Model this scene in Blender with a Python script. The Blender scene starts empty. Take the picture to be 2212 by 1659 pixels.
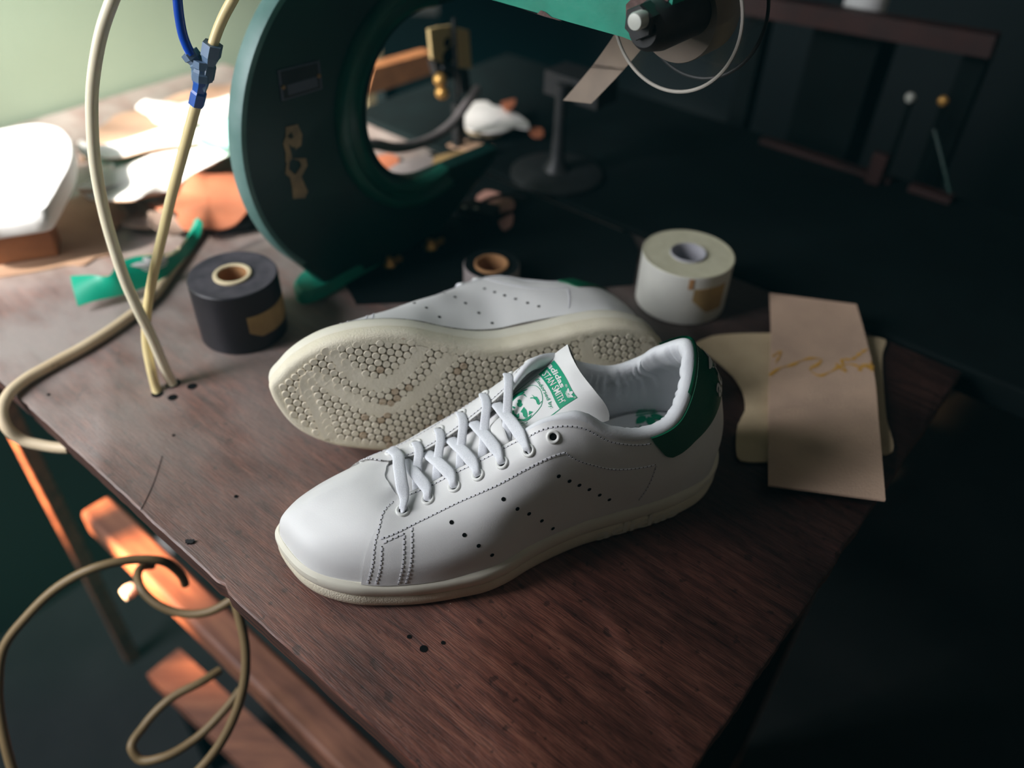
import bpy, bmesh, math, random
import numpy as np
from mathutils import Vector, Matrix

SC = bpy.context.scene
COL = SC.collection
random.seed(7)
RNG = np.random.default_rng(7)

# ------------------------------------------------------------------ camera
IMG_W, IMG_H, FPX = 2212, 1659, 1770.0
CAM_H = 0.404
_p, _r = math.radians(40.6), math.radians(2.0)
_fwd = np.array([0, math.cos(_p), -math.sin(_p)])
_right = np.array([1.0, 0, 0])
_up = np.cross(_right, _fwd)
_r2 = _right * math.cos(_r) + _up * math.sin(_r)
_u2 = -_right * math.sin(_r) + _up * math.cos(_r)
CAM_O = np.array([0, 0, CAM_H])
CR = np.array([_r2, _u2, _fwd])
cam = bpy.data.cameras.new('camera')
cam.sensor_width = 36.0
cam.lens = FPX / IMG_W * 36.0
cam.clip_start = 0.01
cam.dof.use_dof = True
cam.dof.focus_distance = 0.462
cam.dof.aperture_fstop = 3.4
camo = bpy.data.objects.new('camera', cam)
COL.objects.link(camo)
camo.matrix_world = Matrix([[_r2[0], _u2[0], -_fwd[0], 0], [_r2[1], _u2[1], -_fwd[1], 0],
                            [_r2[2], _u2[2], -_fwd[2], CAM_H], [0, 0, 0, 1]])
SC.camera = camo

# bench axes: E1 along the long front edge, E2 across the top
E1 = np.array([math.cos(math.radians(-38.9)), math.sin(math.radians(-38.9)), 0])
E2 = np.array([-E1[1], E1[0], 0])
EZ = np.array([0, 0, 1.0])
FLOOR_Z = -0.72


def ew(a, b, z=0.0):
    """bench coordinates (along, across, up) to world"""
    return E1 * a + E2 * b + EZ * z


def at(px, py, z=0.0):
    """the point of the horizontal plane at height z seen at a photo pixel"""
    d = np.array([(px - IMG_W / 2) / FPX, -(py - IMG_H / 2) / FPX, 1.0]) @ CR
    return CAM_O + d * ((z - CAM_H) / d[2])


def on_e2(px, py, e2):
    d = np.array([(px - IMG_W / 2) / FPX, -(py - IMG_H / 2) / FPX, 1.0]) @ CR
    return CAM_O + d * ((e2 - CAM_O @ E2) / (d @ E2))


def at_depth(px, py, dep):
    return CAM_O + dep * (np.array([(px - IMG_W / 2) / FPX, -(py - IMG_H / 2) / FPX, 1.0]) @ CR)


def on_e1(px, py, e1):
    d = np.array([(px - IMG_W / 2) / FPX, -(py - IMG_H / 2) / FPX, 1.0]) @ CR
    return CAM_O + d * ((e1 - CAM_O @ E1) / (d @ E1))


def on_y(px, py, y):
    d = np.array([(px - IMG_W / 2) / FPX, -(py - IMG_H / 2) / FPX, 1.0]) @ CR
    return CAM_O + d * (y / d[1])


# ------------------------------------------------------------------ world, light, exposure
SC.view_settings.view_transform = 'Standard'
SC.view_settings.look = 'None'
SC.view_settings.exposure = 0.0
SC.view_settings.gamma = 1.0
SC.view_settings.use_curve_mapping = False
SC.cycles.use_denoising = True
SC.cycles.max_bounces = 6
SC.cycles.caustics_reflective = False
SC.cycles.caustics_refractive = False
SC.cycles.sample_clamp_indirect = 4.0

world = bpy.data.worlds.new('world')
SC.world = world
world.use_nodes = True
_bg = world.node_tree.nodes['Background']
_bg.inputs[0].default_value = (0.055, 0.055, 0.050, 1)
_bg.inputs[1].default_value = 1.0


def lamp(name, kind, loc, target, energy, color, **kw):
    l = bpy.data.lights.new(name, kind)
    l.energy = energy
    l.color = color
    for k, v in kw.items():
        setattr(l, k, v)
    o = bpy.data.objects.new(name, l)
    COL.objects.link(o)
    o.location = Vector(loc)
    d = Vector(target) - Vector(loc)
    o.rotation_euler = d.to_track_quat('-Z', 'Y').to_euler()
    return o


# daylight through the window in the left wall, and the low sun that reaches under the bench
WIN_A0, WIN_A1, WIN_B, WIN_Z0, WIN_Z1 = -1.01, -0.62, -0.44, -0.42, 1.00
lamp('window_daylight', 'AREA', ew((WIN_A0 + WIN_A1) / 2, WIN_B - 0.06, 0.62),
     ew((WIN_A0 + WIN_A1) / 2 + .6, 1, -0.02), 19.0, (0.97, 0.99, 1.05), shape='RECTANGLE',
     size=WIN_A1 - WIN_A0, size_y=0.72)
lamp('low_sun_under_bench', 'SPOT', ew(-1.00, -1.2, 0.35), ew(-0.70, 0.165, -0.30), 1700.0, (1.0, 0.52, 0.25),
     spot_size=math.radians(15.5), spot_blend=0.7, shadow_soft_size=0.02)
lamp('sun_on_offcuts', 'SPOT', ew(-0.74, -1.1, 1.10), ew(-0.86, 0.45, 0.02), 800.0, (1.0, 0.97, 0.90),
     spot_size=math.radians(17), spot_blend=0.8, shadow_soft_size=0.05)


# ------------------------------------------------------------------ materials
def nodes_of(name):
    m = bpy.data.materials.new(name)
    m.use_nodes = True
    nt = m.node_tree
    b = nt.nodes['Principled BSDF']
    return m, nt, b


def ramp(nt, stops):
    r = nt.nodes.new('ShaderNodeValToRGB')
    el = r.color_ramp.elements
    el[0].position, el[0].color = stops[0][0], (*stops[0][1], 1)
    el[1].position, el[1].color = stops[-1][0], (*stops[-1][1], 1)
    for p, c in stops[1:-1]:
        e = el.new(p)
        e.color = (*c, 1)
    return r


def mat(name, c1, c2=None, scale=40.0, rough=0.6, bump=0.0, bscale=400.0, metal=0.0, spec=0.5, stretch=(1, 1, 1),
        stops=None, detail=4.0, bdist=0.001, sheen=0.0, sss=0.0):
    """procedural material: two-tone noise in object space with a fine noise bump"""
    m, nt, b = nodes_of(name)
    tc = nt.nodes.new('ShaderNodeTexCoord')
    mp = nt.nodes.new('ShaderNodeMapping')
    mp.inputs['Scale'].default_value = stretch
    nt.links.new(tc.outputs['Object'], mp.inputs['Vector'])
    nz = nt.nodes.new('ShaderNodeTexNoise')
    nz.inputs['Scale'].default_value = scale
    nz.inputs['Detail'].default_value = detail
    nt.links.new(mp.outputs['Vector'], nz.inputs['Vector'])
    c2 = c2 or tuple(x * 0.88 for x in c1)
    r = ramp(nt, stops or [(0.35, c1), (0.68, c2)])
    nt.links.new(nz.outputs['Fac'], r.inputs['Fac'])
    nt.links.new(r.outputs['Color'], b.inputs['Base Color'])
    b.inputs['Roughness'].default_value = rough
    b.inputs['Metallic'].default_value = metal
    b.inputs['Specular IOR Level'].default_value = spec
    if sss:
        b.inputs['Subsurface Weight'].default_value = sss
        b.inputs['Subsurface Radius'].default_value = (0.004, 0.003, 0.002)
        b.inputs['Subsurface Scale'].default_value = 0.4
    if sheen:
        b.inputs['Sheen Weight'].default_value = sheen
    if bump:
        n2 = nt.nodes.new('ShaderNodeTexNoise')
        n2.inputs['Scale'].default_value = bscale
        n2.inputs['Detail'].default_value = 3.0
        nt.links.new(mp.outputs['Vector'], n2.inputs['Vector'])
        bp = nt.nodes.new('ShaderNodeBump')
        bp.inputs['Strength'].default_value = bump
        bp.inputs['Distance'].default_value = bdist
        nt.links.new(n2.outputs['Fac'], bp.inputs['Height'])
        nt.links.new(bp.outputs['Normal'], b.inputs['Normal'])
    return m


def wood_top():
    m, nt, b = nodes_of('worn_red_wood')
    tc = nt.nodes.new('ShaderNodeTexCoord')

    def noise(scale, stretch, detail=5.0, dist=0.0):
        mp = nt.nodes.new('ShaderNodeMapping')
        mp.inputs['Scale'].default_value = stretch
        nt.links.new(tc.outputs['Object'], mp.inputs['Vector'])
        n = nt.nodes.new('ShaderNodeTexNoise')
        n.inputs['Scale'].default_value = scale
        n.inputs['Detail'].default_value = detail
        n.inputs['Distortion'].default_value = dist
        nt.links.new(mp.outputs['Vector'], n.inputs['Vector'])
        return n
    grain = noise(26, (1.0, 9.0, 4.0), 7.0, 0.4)
    fine = noise(150, (0.55, 9.0, 4.0), 4.0)
    patch = noise(9, (1.0, 1.8, 1.0), 4.0)
    spots = noise(140, (1, 1, 1), 2.0)
    r1 = ramp(nt, [(0.28, (0.080, 0.026, 0.018)), (0.50, (0.195, 0.064, 0.041)), (0.74, (0.31, 0.120, 0.076))])
    nt.links.new(grain.outputs['Fac'], r1.inputs['Fac'])
    r2 = ramp(nt, [(0.40, (0.20, 0.22, 0.25)), (0.56, (1, 1, 1))])
    nt.links.new(fine.outputs['Fac'], r2.inputs['Fac'])
    r3 = ramp(nt, [(0.33, (0.38, 0.38, 0.42)), (0.58, (1.0, 1.0, 1.0))])
    nt.links.new(patch.outputs['Fac'], r3.inputs['Fac'])
    r4 = ramp(nt, [(0.30, (0.18, 0.18, 0.2)), (0.36, (1, 1, 1))])
    nt.links.new(spots.outputs['Fac'], r4.inputs['Fac'])
    cur = r1.outputs['Color']
    for r, f in ((r2, 0.55), (r3, 0.8), (r4, 0.7)):
        mx = nt.nodes.new('ShaderNodeMix')
        mx.data_type = 'RGBA'
        mx.blend_type = 'MULTIPLY'
        mx.inputs[0].default_value = f
        nt.links.new(cur, mx.inputs[6])
        nt.links.new(r.outputs['Color'], mx.inputs[7])
        cur = mx.outputs[2]
    # shade over the back right half, put into the wood colour
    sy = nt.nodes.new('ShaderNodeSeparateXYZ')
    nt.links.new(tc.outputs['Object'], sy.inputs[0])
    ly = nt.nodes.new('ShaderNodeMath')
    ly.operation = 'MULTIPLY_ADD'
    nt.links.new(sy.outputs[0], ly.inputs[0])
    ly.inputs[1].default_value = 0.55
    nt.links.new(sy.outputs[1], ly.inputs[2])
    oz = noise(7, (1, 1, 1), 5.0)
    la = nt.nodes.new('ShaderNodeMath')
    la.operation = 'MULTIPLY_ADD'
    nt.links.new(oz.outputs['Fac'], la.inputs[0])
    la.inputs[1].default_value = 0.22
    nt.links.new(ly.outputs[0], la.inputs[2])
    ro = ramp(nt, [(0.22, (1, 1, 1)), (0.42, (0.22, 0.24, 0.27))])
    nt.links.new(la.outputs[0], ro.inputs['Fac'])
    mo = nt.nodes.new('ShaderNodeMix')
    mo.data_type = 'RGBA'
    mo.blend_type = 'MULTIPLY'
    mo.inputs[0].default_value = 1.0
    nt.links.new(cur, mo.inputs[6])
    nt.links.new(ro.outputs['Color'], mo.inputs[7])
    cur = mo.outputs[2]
    # window light and sheen toward the far end, painted as patchy grey
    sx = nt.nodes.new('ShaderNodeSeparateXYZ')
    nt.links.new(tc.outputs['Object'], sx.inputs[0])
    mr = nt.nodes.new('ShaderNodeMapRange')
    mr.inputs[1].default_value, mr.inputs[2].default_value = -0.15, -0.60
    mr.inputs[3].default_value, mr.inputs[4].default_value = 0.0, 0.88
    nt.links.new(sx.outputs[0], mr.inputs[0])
    sheen_mask = noise(14, (1.0, 2.0, 1.0), 6.0)
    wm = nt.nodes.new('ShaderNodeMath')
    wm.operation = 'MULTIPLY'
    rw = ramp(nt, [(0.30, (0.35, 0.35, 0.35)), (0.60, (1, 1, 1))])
    nt.links.new(sheen_mask.outputs['Fac'], rw.inputs['Fac'])
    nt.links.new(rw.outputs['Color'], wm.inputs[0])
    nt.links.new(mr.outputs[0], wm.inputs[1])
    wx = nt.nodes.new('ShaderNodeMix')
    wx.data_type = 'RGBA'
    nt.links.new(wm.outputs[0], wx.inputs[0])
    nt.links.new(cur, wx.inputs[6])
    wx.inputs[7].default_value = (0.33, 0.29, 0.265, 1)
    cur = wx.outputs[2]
    # pale dust flecks
    vor = nt.nodes.new('ShaderNodeTexVoronoi')
    vor.inputs['Scale'].default_value = 75
    nt.links.new(tc.outputs['Object'], vor.inputs['Vector'])
    lt = nt.nodes.new('ShaderNodeMath')
    lt.operation = 'LESS_THAN'
    lt.inputs[1].default_value = 0.035
    nt.links.new(vor.outputs['Distance'], lt.inputs[0])
    sp = noise(60, (1, 1, 1), 1.0)
    gt = nt.nodes.new('ShaderNodeMath')
    gt.operation = 'GREATER_THAN'
    gt.inputs[1].default_value = 0.62
    nt.links.new(sp.outputs['Fac'], gt.inputs[0])
    mu = nt.nodes.new('ShaderNodeMath')
    mu.operation = 'MULTIPLY'
    nt.links.new(lt.outputs[0], mu.inputs[0])
    nt.links.new(gt.outputs[0], mu.inputs[1])
    mx = nt.nodes.new('ShaderNodeMix')
    mx.data_type = 'RGBA'
    nt.links.new(mu.outputs[0], mx.inputs[0])
    nt.links.new(cur, mx.inputs[6])
    mx.inputs[7].default_value = (0.5, 0.42, 0.33, 1)
    nt.links.new(mx.outputs[2], b.inputs['Base Color'])
    rr = ramp(nt, [(0.3, (0.36, 0.36, 0.36)), (0.7, (0.50, 0.50, 0.50))])
    nt.links.new(patch.outputs['Fac'], rr.inputs['Fac'])
    nt.links.new(rr.outputs['Color'], b.inputs['Roughness'])
    b.inputs['Specular IOR Level'].default_value = 0.55
    ad = nt.nodes.new('ShaderNodeMath')
    ad.operation = 'ADD'
    nt.links.new(fine.outputs['Fac'], ad.inputs[0])
    nt.links.new(spots.outputs['Fac'], ad.inputs[1])
    bp = nt.nodes.new('ShaderNodeBump')
    bp.inputs['Strength'].default_value = 0.35
    bp.inputs['Distance'].default_value = 0.0012
    nt.links.new(ad.outputs[0], bp.inputs['Height'])
    nt.links.new(bp.outputs['Normal'], b.inputs['Normal'])
    return m


M = {}
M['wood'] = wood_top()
M['wood_edge'] = mat('raw_wood_edge', (0.10, 0.032, 0.016), (0.025, 0.010, 0.007), 60, 0.75, 0.6, 300, stretch=(0.3, 2, 8))
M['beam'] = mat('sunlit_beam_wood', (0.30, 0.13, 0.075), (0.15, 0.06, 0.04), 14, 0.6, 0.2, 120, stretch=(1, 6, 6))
M['rail'] = mat('dark_red_rail', (0.040, 0.008, 0.005), (0.022, 0.005, 0.004), 30, 0.6)
M['dark'] = mat('added_dark', (0.005, 0.009, 0.009), (0.004, 0.006, 0.006), 20, 0.8, spec=0.12)
M['hole'] = mat('dark_hole', (0.006, 0.006, 0.006), rough=0.9, spec=0.1)
M['leather'] = mat('white_leather', (0.80, 0.80, 0.79), (0.76, 0.76, 0.75), 30, 0.46, 0.16, 2000, spec=0.4, bdist=0.0004)
M['lining'] = mat('white_lining', (0.78, 0.80, 0.82), (0.72, 0.74, 0.77), 60, 0.6, 0.15, 700, spec=0.3)
M['suede_edge'] = mat('grey_raw_edge', (0.42, 0.41, 0.39), (0.12, 0.12, 0.115), 700, 0.95, 0.5, 1200, spec=0.1)
M['lace'] = mat('white_lace', (0.86, 0.88, 0.92), (0.76, 0.78, 0.83), 1400, 0.85, 0.45, 2200, spec=0.15, bdist=0.0006)
M['thread'] = mat('white_thread', (0.74, 0.74, 0.78), rough=0.8)
M['eyelet'] = mat('white_eyelet', (0.80, 0.81, 0.78), rough=0.35)
M['rubber'] = mat('cream_rubber', (0.80, 0.77, 0.65), (0.75, 0.72, 0.60), 60, 0.55, 0.0, spec=0.35)
M['rubber_tex'] = mat('cream_rubber_grained', (0.84, 0.78, 0.62), (0.76, 0.70, 0.54), 60, 0.62, 0.55, 1100, spec=0.3, bdist=0.0008)
M['tread'] = mat('cream_tread', (0.88, 0.81, 0.66), (0.80, 0.73, 0.58), 90, 0.7, 0.2, 600, spec=0.25)
M['tread_gap'] = mat('olive_tread_gap', (0.11, 0.078, 0.03), (0.07, 0.05, 0.02), 90, 0.8)
M['tread_dirt'] = mat('brown_stained_tread', (0.66, 0.55, 0.41), (0.42, 0.30, 0.19), 500, 0.8)
M['green'] = mat('green_heel_leather', (0.0, 0.105, 0.048), (0.0, 0.09, 0.04), 40, 0.4, 0.2, 700)
M['print'] = mat('green_print', (0.0, 0.33, 0.17), rough=0.6)
M['white_print'] = mat('white_print', (0.80, 0.81, 0.80), rough=0.6)
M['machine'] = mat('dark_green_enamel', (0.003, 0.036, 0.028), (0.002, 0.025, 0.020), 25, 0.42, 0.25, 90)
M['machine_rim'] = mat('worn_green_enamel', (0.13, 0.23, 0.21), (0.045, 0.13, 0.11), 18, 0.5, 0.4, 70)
M['flange'] = mat('lit_flange_enamel', (0.010, 0.105, 0.068), (0.006, 0.075, 0.050), 25, 0.35, 0.2, 90)  # brighter copy of the frame enamel, light on the ridges put into the colour
M['arm'] = mat('chipped_bright_green', (0.010, 0.26, 0.17), (0.010, 0.20, 0.13), 40, 0.5, 0.2, 150)
M['rust'] = mat('rusty_primer', (0.14, 0.085, 0.075), (0.06, 0.035, 0.03), 160, 0.85, 0.5, 300)
M['chip'] = mat('tan_bare_patch', (0.44, 0.30, 0.16), (0.28, 0.20, 0.12), 90, 0.8)
M['plate'] = mat('grey_plate', (0.022, 0.024, 0.024), (0.015, 0.016, 0.016), 120, 0.5)
M['nameplate'] = mat('grey_nameplate', (0.10, 0.10, 0.13), rough=0.45)
M['blackmetal'] = mat('black_metal', (0.012, 0.013, 0.014), (0.02, 0.02, 0.02), 50, 0.5)
M['steel'] = mat('pale_steel', (0.62, 0.64, 0.58), rough=0.35, metal=0.3)
M['brass'] = mat('brass', (0.75, 0.42, 0.12), rough=0.35, metal=0.7)
M['yellow'] = mat('yellow_painted_plate', (0.82, 0.60, 0.27), (0.74, 0.54, 0.25), 50, 0.6)
M['hose'] = mat('cream_hose', (0.86, 0.79, 0.58), (0.82, 0.74, 0.53), 30, 0.38, sss=0.25)
M['hose_y'] = mat('yellowed_hose', (0.84, 0.70, 0.36), (0.78, 0.64, 0.32), 30, 0.38, sss=0.25)
M['bluehose'] = mat('blue_hose', (0.010, 0.075, 0.48), rough=0.3)
M['blue'] = mat('blue_plastic', (0.012, 0.10, 0.45), rough=0.35)
M['bluegrey'] = mat('blue_grey_plastic', (0.15, 0.23, 0.34), (0.11, 0.18, 0.28), 60, 0.4)
M['cord'] = mat('beige_cord', (0.62, 0.46, 0.26), (0.10, 0.07, 0.05), 22, 0.5, stops=[(0.40, (0.78, 0.63, 0.42)), (0.62, (0.70, 0.54, 0.34)), (0.67, (0.12, 0.08, 0.06))])
M['cordclean'] = mat('tan_cord', (0.26, 0.18, 0.085), (0.22, 0.15, 0.07), 22, 0.5)
M['blacktape'] = mat('black_tape', (0.014, 0.012, 0.016), (0.010, 0.009, 0.012), 40, 0.5)
M['tapeside'] = mat('grey_tape_layers', (0.075, 0.067, 0.080), (0.040, 0.037, 0.045), 90, 0.7)
M['core'] = mat('cardboard_core', (0.42, 0.22, 0.09), (0.34, 0.17, 0.07), 60, 0.7)
M['coreedge'] = mat('cream_core_edge', (0.72, 0.60, 0.38), rough=0.7)
M['label'] = mat('tan_paper_label', (0.46, 0.31, 0.12), (0.34, 0.22, 0.09), 50, 0.8)
M['whitetape'] = mat('white_tape', (0.66, 0.66, 0.60), (0.60, 0.60, 0.55), 40, 0.55)
M['whitetapeside'] = mat('cream_tape_layers', (0.66, 0.64, 0.47), (0.58, 0.56, 0.40), 120, 0.7)
M['greycore'] = mat('grey_core', (0.42, 0.42, 0.46), rough=0.5)
M['greytape'] = mat('grey_tape', (0.40, 0.37, 0.32), (0.34, 0.32, 0.28), 60, 0.7)
M['rolltape'] = mat('tan_roll_tape', (0.26, 0.20, 0.15), (0.22, 0.17, 0.13), 60, 0.7)
M['suede'] = mat('brown_suede', (0.60, 0.42, 0.30), (0.47, 0.33, 0.24), 24, 0.95, 0.8, 900, spec=0.1, sheen=0.15)
M['suede2'] = mat('beige_suede', (0.56, 0.45, 0.29), (0.46, 0.36, 0.23), 30, 0.95, 0.6, 900, spec=0.1)
M['ochre'] = mat('ochre_marker', (0.62, 0.33, 0.04), (0.50, 0.27, 0.05), 300, 0.9)
M['insole'] = mat('white_foam', (0.86, 0.87, 0.86), (0.80, 0.81, 0.81), 30, 0.8)
M['lastwood'] = mat('orange_brown_wood', (0.42, 0.175, 0.065), (0.29, 0.115, 0.042), 12, 0.6, 0.3, 150, stretch=(1, 5, 5))
M['lastend'] = mat('pale_wood_top', (0.50, 0.27, 0.10), (0.40, 0.21, 0.08), 20, 0.6)
M['white_offcut'] = mat('white_offcut', (0.84, 0.83, 0.80), (0.78, 0.76, 0.72), 20, 0.6)
M['mint'] = mat('mint_offcut', (0.42, 0.80, 0.68), (0.36, 0.72, 0.60), 20, 0.6)
M['greencut'] = mat('emerald_offcut', (0.0, 0.40, 0.24), (0.0, 0.34, 0.20), 20, 0.45)
M['tan_offcut'] = mat('tan_offcut', (0.52, 0.33, 0.21), (0.40, 0.25, 0.17), 20, 0.85)
M['brown_offcut'] = mat('grey_brown_offcut', (0.24, 0.17, 0.13), (0.16, 0.115, 0.09), 30, 0.85)
M['orange_offcut'] = mat('orange_leather', (0.46, 0.15, 0.07), (0.36, 0.12, 0.06), 24, 0.6)
M['greybrown'] = mat('grey_fabric', (0.30, 0.26, 0.25), (0.24, 0.21, 0.2), 60, 0.8)
M['wall'] = mat('green_wall_paint', (0.46, 0.58, 0.43), (0.42, 0.54, 0.39), 4, 0.42, 0.05, 60)
M['creampost'] = mat('cream_paint', (0.62, 0.50, 0.28), (0.56, 0.45, 0.25), 8, 0.6)
M['floor'] = mat('dark_concrete', (0.022, 0.026, 0.026), (0.010, 0.014, 0.014), 8, 0.85, 0.3, 60)
M['darkwall'] = mat('wall_shade', (0.006, 0.011, 0.012), (0.005, 0.009, 0.010), 3, 0.9)
M['palewall'] = mat('pale_plaster', (0.60, 0.53, 0.44), (0.54, 0.48, 0.40), 3, 0.9)
M['pink'] = mat('dusty_pink_card', (0.48, 0.25, 0.19), (0.42, 0.22, 0.17), 40, 0.8)
M['glass'] = None


def clear_plastic():
    m, nt, b = nodes_of('clear_plastic')
    out = nt.nodes['Material Output']
    tr = nt.nodes.new('ShaderNodeBsdfTransparent')
    gl = nt.nodes.new('ShaderNodeBsdfGlossy')
    gl.inputs['Roughness'].default_value = 0.05
    df = nt.nodes.new('ShaderNodeBsdfDiffuse')
    df.inputs['Color'].default_value = (0.35, 0.4, 0.4, 1)
    m1 = nt.nodes.new('ShaderNodeMixShader')
    m1.inputs[0].default_value = 0.05
    nt.links.new(tr.outputs[0], m1.inputs[1])
    nt.links.new(gl.outputs[0], m1.inputs[2])
    m2 = nt.nodes.new('ShaderNodeMixShader')
    m2.inputs[0].default_value = 0.015
    nt.links.new(m1.outputs[0], m2.inputs[1])
    nt.links.new(df.outputs[0], m2.inputs[2])
    nt.links.new(m2.outputs[0], out.inputs['Surface'])
    return m


M['glass'] = clear_plastic()


# ------------------------------------------------------------------ object helpers
def tag(o, label, cat, group=None, kind=None):
    o['label'] = label
    o['category'] = cat
    if group:
        o['group'] = group
    if kind:
        o['kind'] = kind
    return o


def thing(name, label, cat, loc=(0, 0, 0), group=None, axes=None):
    o = bpy.data.objects.new(name, None)
    COL.objects.link(o)
    o.empty_display_size = 0.02
    if axes is None:
        o.location = Vector(loc)
    else:
        X, Y, Z = axes
        o.matrix_world = Matrix([[X[0], Y[0], Z[0], loc[0]], [X[1], Y[1], Z[1], loc[1]],
                                 [X[2], Y[2], Z[2], loc[2]], [0, 0, 0, 1]])
    tag(o, label, cat, group)
    return o


class MB:
    """collects vertices and faces of one mesh"""

    def __init__(self):
        self.v, self.f, self.m = [], [], []

    def add(self, verts, faces, mi=0):
        n = len(self.v)
        self.v += [tuple(map(float, p)) for p in verts]
        self.f += [[i + n for i in f] for f in faces]
        self.m += [mi] * len(faces)

    def grid(self, P, mi=0, closed_u=False, closed_v=False):
        P = np.asarray(P, float)
        a, b = P.shape[:2]
        fs = []
        for i in range(a if closed_u else a - 1):
            for j in range(b if closed_v else b - 1):
                i2, j2 = (i + 1) % a, (j + 1) % b
                fs.append([i * b + j, i2 * b + j, i2 * b + j2, i * b + j2])
        self.add(P.reshape(-1, 3), fs, mi)

    def slab(self, P, n_off, mi=0, mi_edge=None, mi_back=None):
        """a grid given a thickness: back = P + n_off (array or vector), with closed edges"""
        P = np.asarray(P, float)
        Q = P + n_off
        a, b = P.shape[:2]
        self.grid(P, mi)
        self.grid(Q[::-1], mi if mi_back is None else mi_back)
        me = mi if mi_edge is None else mi_edge
        loop = [(i, 0) for i in range(a)] + [(a - 1, j) for j in range(1, b)] + \
               [(i, b - 1) for i in range(a - 2, -1, -1)] + [(0, j) for j in range(b - 2, 0, -1)]
        E = np.array([[P[i, j] for i, j in loop], [Q[i, j] for i, j in loop]]).transpose(1, 0, 2)
        self.grid(E, me, closed_u=True)

    def box(self, c, ax, ay, az, mi=0):
        c, ax, ay, az = map(np.asarray, (c, ax, ay, az))
        vs = [c + sx * ax + sy * ay + sz * az for sz in (-1, 1) for sy in (-1, 1) for sx in (-1, 1)]
        self.add(vs, [[0, 2, 3, 1], [4, 5, 7, 6], [0, 1, 5, 4], [2, 6, 7, 3], [0, 4, 6, 2], [1, 3, 7, 5]], mi)

    def prism(self, poly, off, mi=0, mi_side=None):
        poly = [np.asarray(p, float) for p in poly]
        n = len(poly)
        off = np.asarray(off, float)
        self.add(poly, [list(range(n))], mi)
        self.add([p + off for p in poly], [list(range(n))[::-1]], mi)
        self.add(poly + [p + off for p in poly], [[i, i + n, (i + 1) % n + n, (i + 1) % n] for i in range(n)],
                 mi if mi_side is None else mi_side)

    def lathe(self, prof, c, axis=EZ, seg=64, mis=None, closed=True):
        axis = np.asarray(axis, float)
        axis = axis / np.linalg.norm(axis)
        a = np.cross(axis, [1, 0, 0] if abs(axis[0]) < 0.8 else [0, 1, 0])
        a /= np.linalg.norm(a)
        b = np.cross(axis, a)
        c = np.asarray(c, float)
        n0 = len(self.v)
        for r, h in prof:
            for k in range(seg):
                t = 2 * math.pi * k / seg
                self.v.append(tuple(c + axis * h + (a * math.cos(t) + b * math.sin(t)) * r))
        n = len(prof)
        for i in range(n if closed else n - 1):
            i2 = (i + 1) % n
            for k in range(seg):
                k2 = (k + 1) % seg
                self.f.append([n0 + i * seg + k, n0 + i * seg + k2, n0 + i2 * seg + k2, n0 + i2 * seg + k])
                self.m.append(mis[i] if mis else 0)

    def disc(self, c, axis, r, seg=14, mi=0):
        axis = np.asarray(axis, float)
        axis = axis / np.linalg.norm(axis)
        a = np.cross(axis, [1, 0, 0] if abs(axis[0]) < 0.8 else [0, 1, 0])
        a /= np.linalg.norm(a)
        b = np.cross(axis, a)
        self.add([np.asarray(c) + (a * math.cos(t) + b * math.sin(t)) * r for t in np.linspace(0, 2 * math.pi, seg + 1)[:-1]],
                 [list(range(seg))], mi)

    def tube(self, pts, r, seg=12, mi=0, n=None, up=None, caps=True, flat=None, taper=None):
        """sweep along a smooth curve; flat=(half width, half thickness) makes a ribbon lying across up"""
        P = spline(pts, n or max(12, 8 * len(pts)))
        N_ = len(P)
        rr = np.interp(np.linspace(0, 1, N_), np.linspace(0, 1, len(r)), r) if hasattr(r, '__len__') else np.full(N_, r)
        T = np.gradient(P, axis=0)
        T /= np.linalg.norm(T, axis=1, keepdims=True) + 1e-12
        if up is not None:
            U = np.asarray(up, float)
            U = np.broadcast_to(U, (N_, 3)) if U.ndim == 1 else spline(U, N_)
            S_ = np.cross(T, U)
            S_ /= np.linalg.norm(S_, axis=1, keepdims=True) + 1e-12
            Nn = np.cross(S_, T)
        else:
            Nn = np.zeros_like(P)
            a = np.cross(T[0], [0.1, 0.2, 1.0])
            Nn[0] = a / np.linalg.norm(a)
            for i in range(1, N_):
                v = Nn[i - 1] - T[i] * (Nn[i - 1] @ T[i])
                Nn[i] = v / (np.linalg.norm(v) + 1e-12)
            S_ = np.cross(T, Nn)
        th = np.linspace(0, 2 * math.pi, seg + 1)[:-1]
        ring = []
        for i in range(N_):
            if flat:
                c_, s_ = np.cos(th), np.sin(th)
                cc = np.sign(c_) * np.abs(c_) ** 0.6
                k_ = np.interp(i / (N_ - 1), np.linspace(0, 1, len(taper)), taper) if taper else 1.0
                ring.append(P[i] + np.outer(cc * flat[0] * k_, S_[i]) + np.outer(s_ * flat[1], Nn[i]))
            else:
                ring.append(P[i] + rr[i] * (np.outer(np.cos(th), S_[i]) + np.outer(np.sin(th), Nn[i])))
        ring = np.array(ring)
        n0 = len(self.v)
        self.grid(ring, mi, closed_v=True)
        if caps:
            self.f += [[n0 + k for k in range(seg)][::-1], [n0 + (N_ - 1) * seg + k for k in range(seg)]]
            self.m += [mi, mi]

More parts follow.
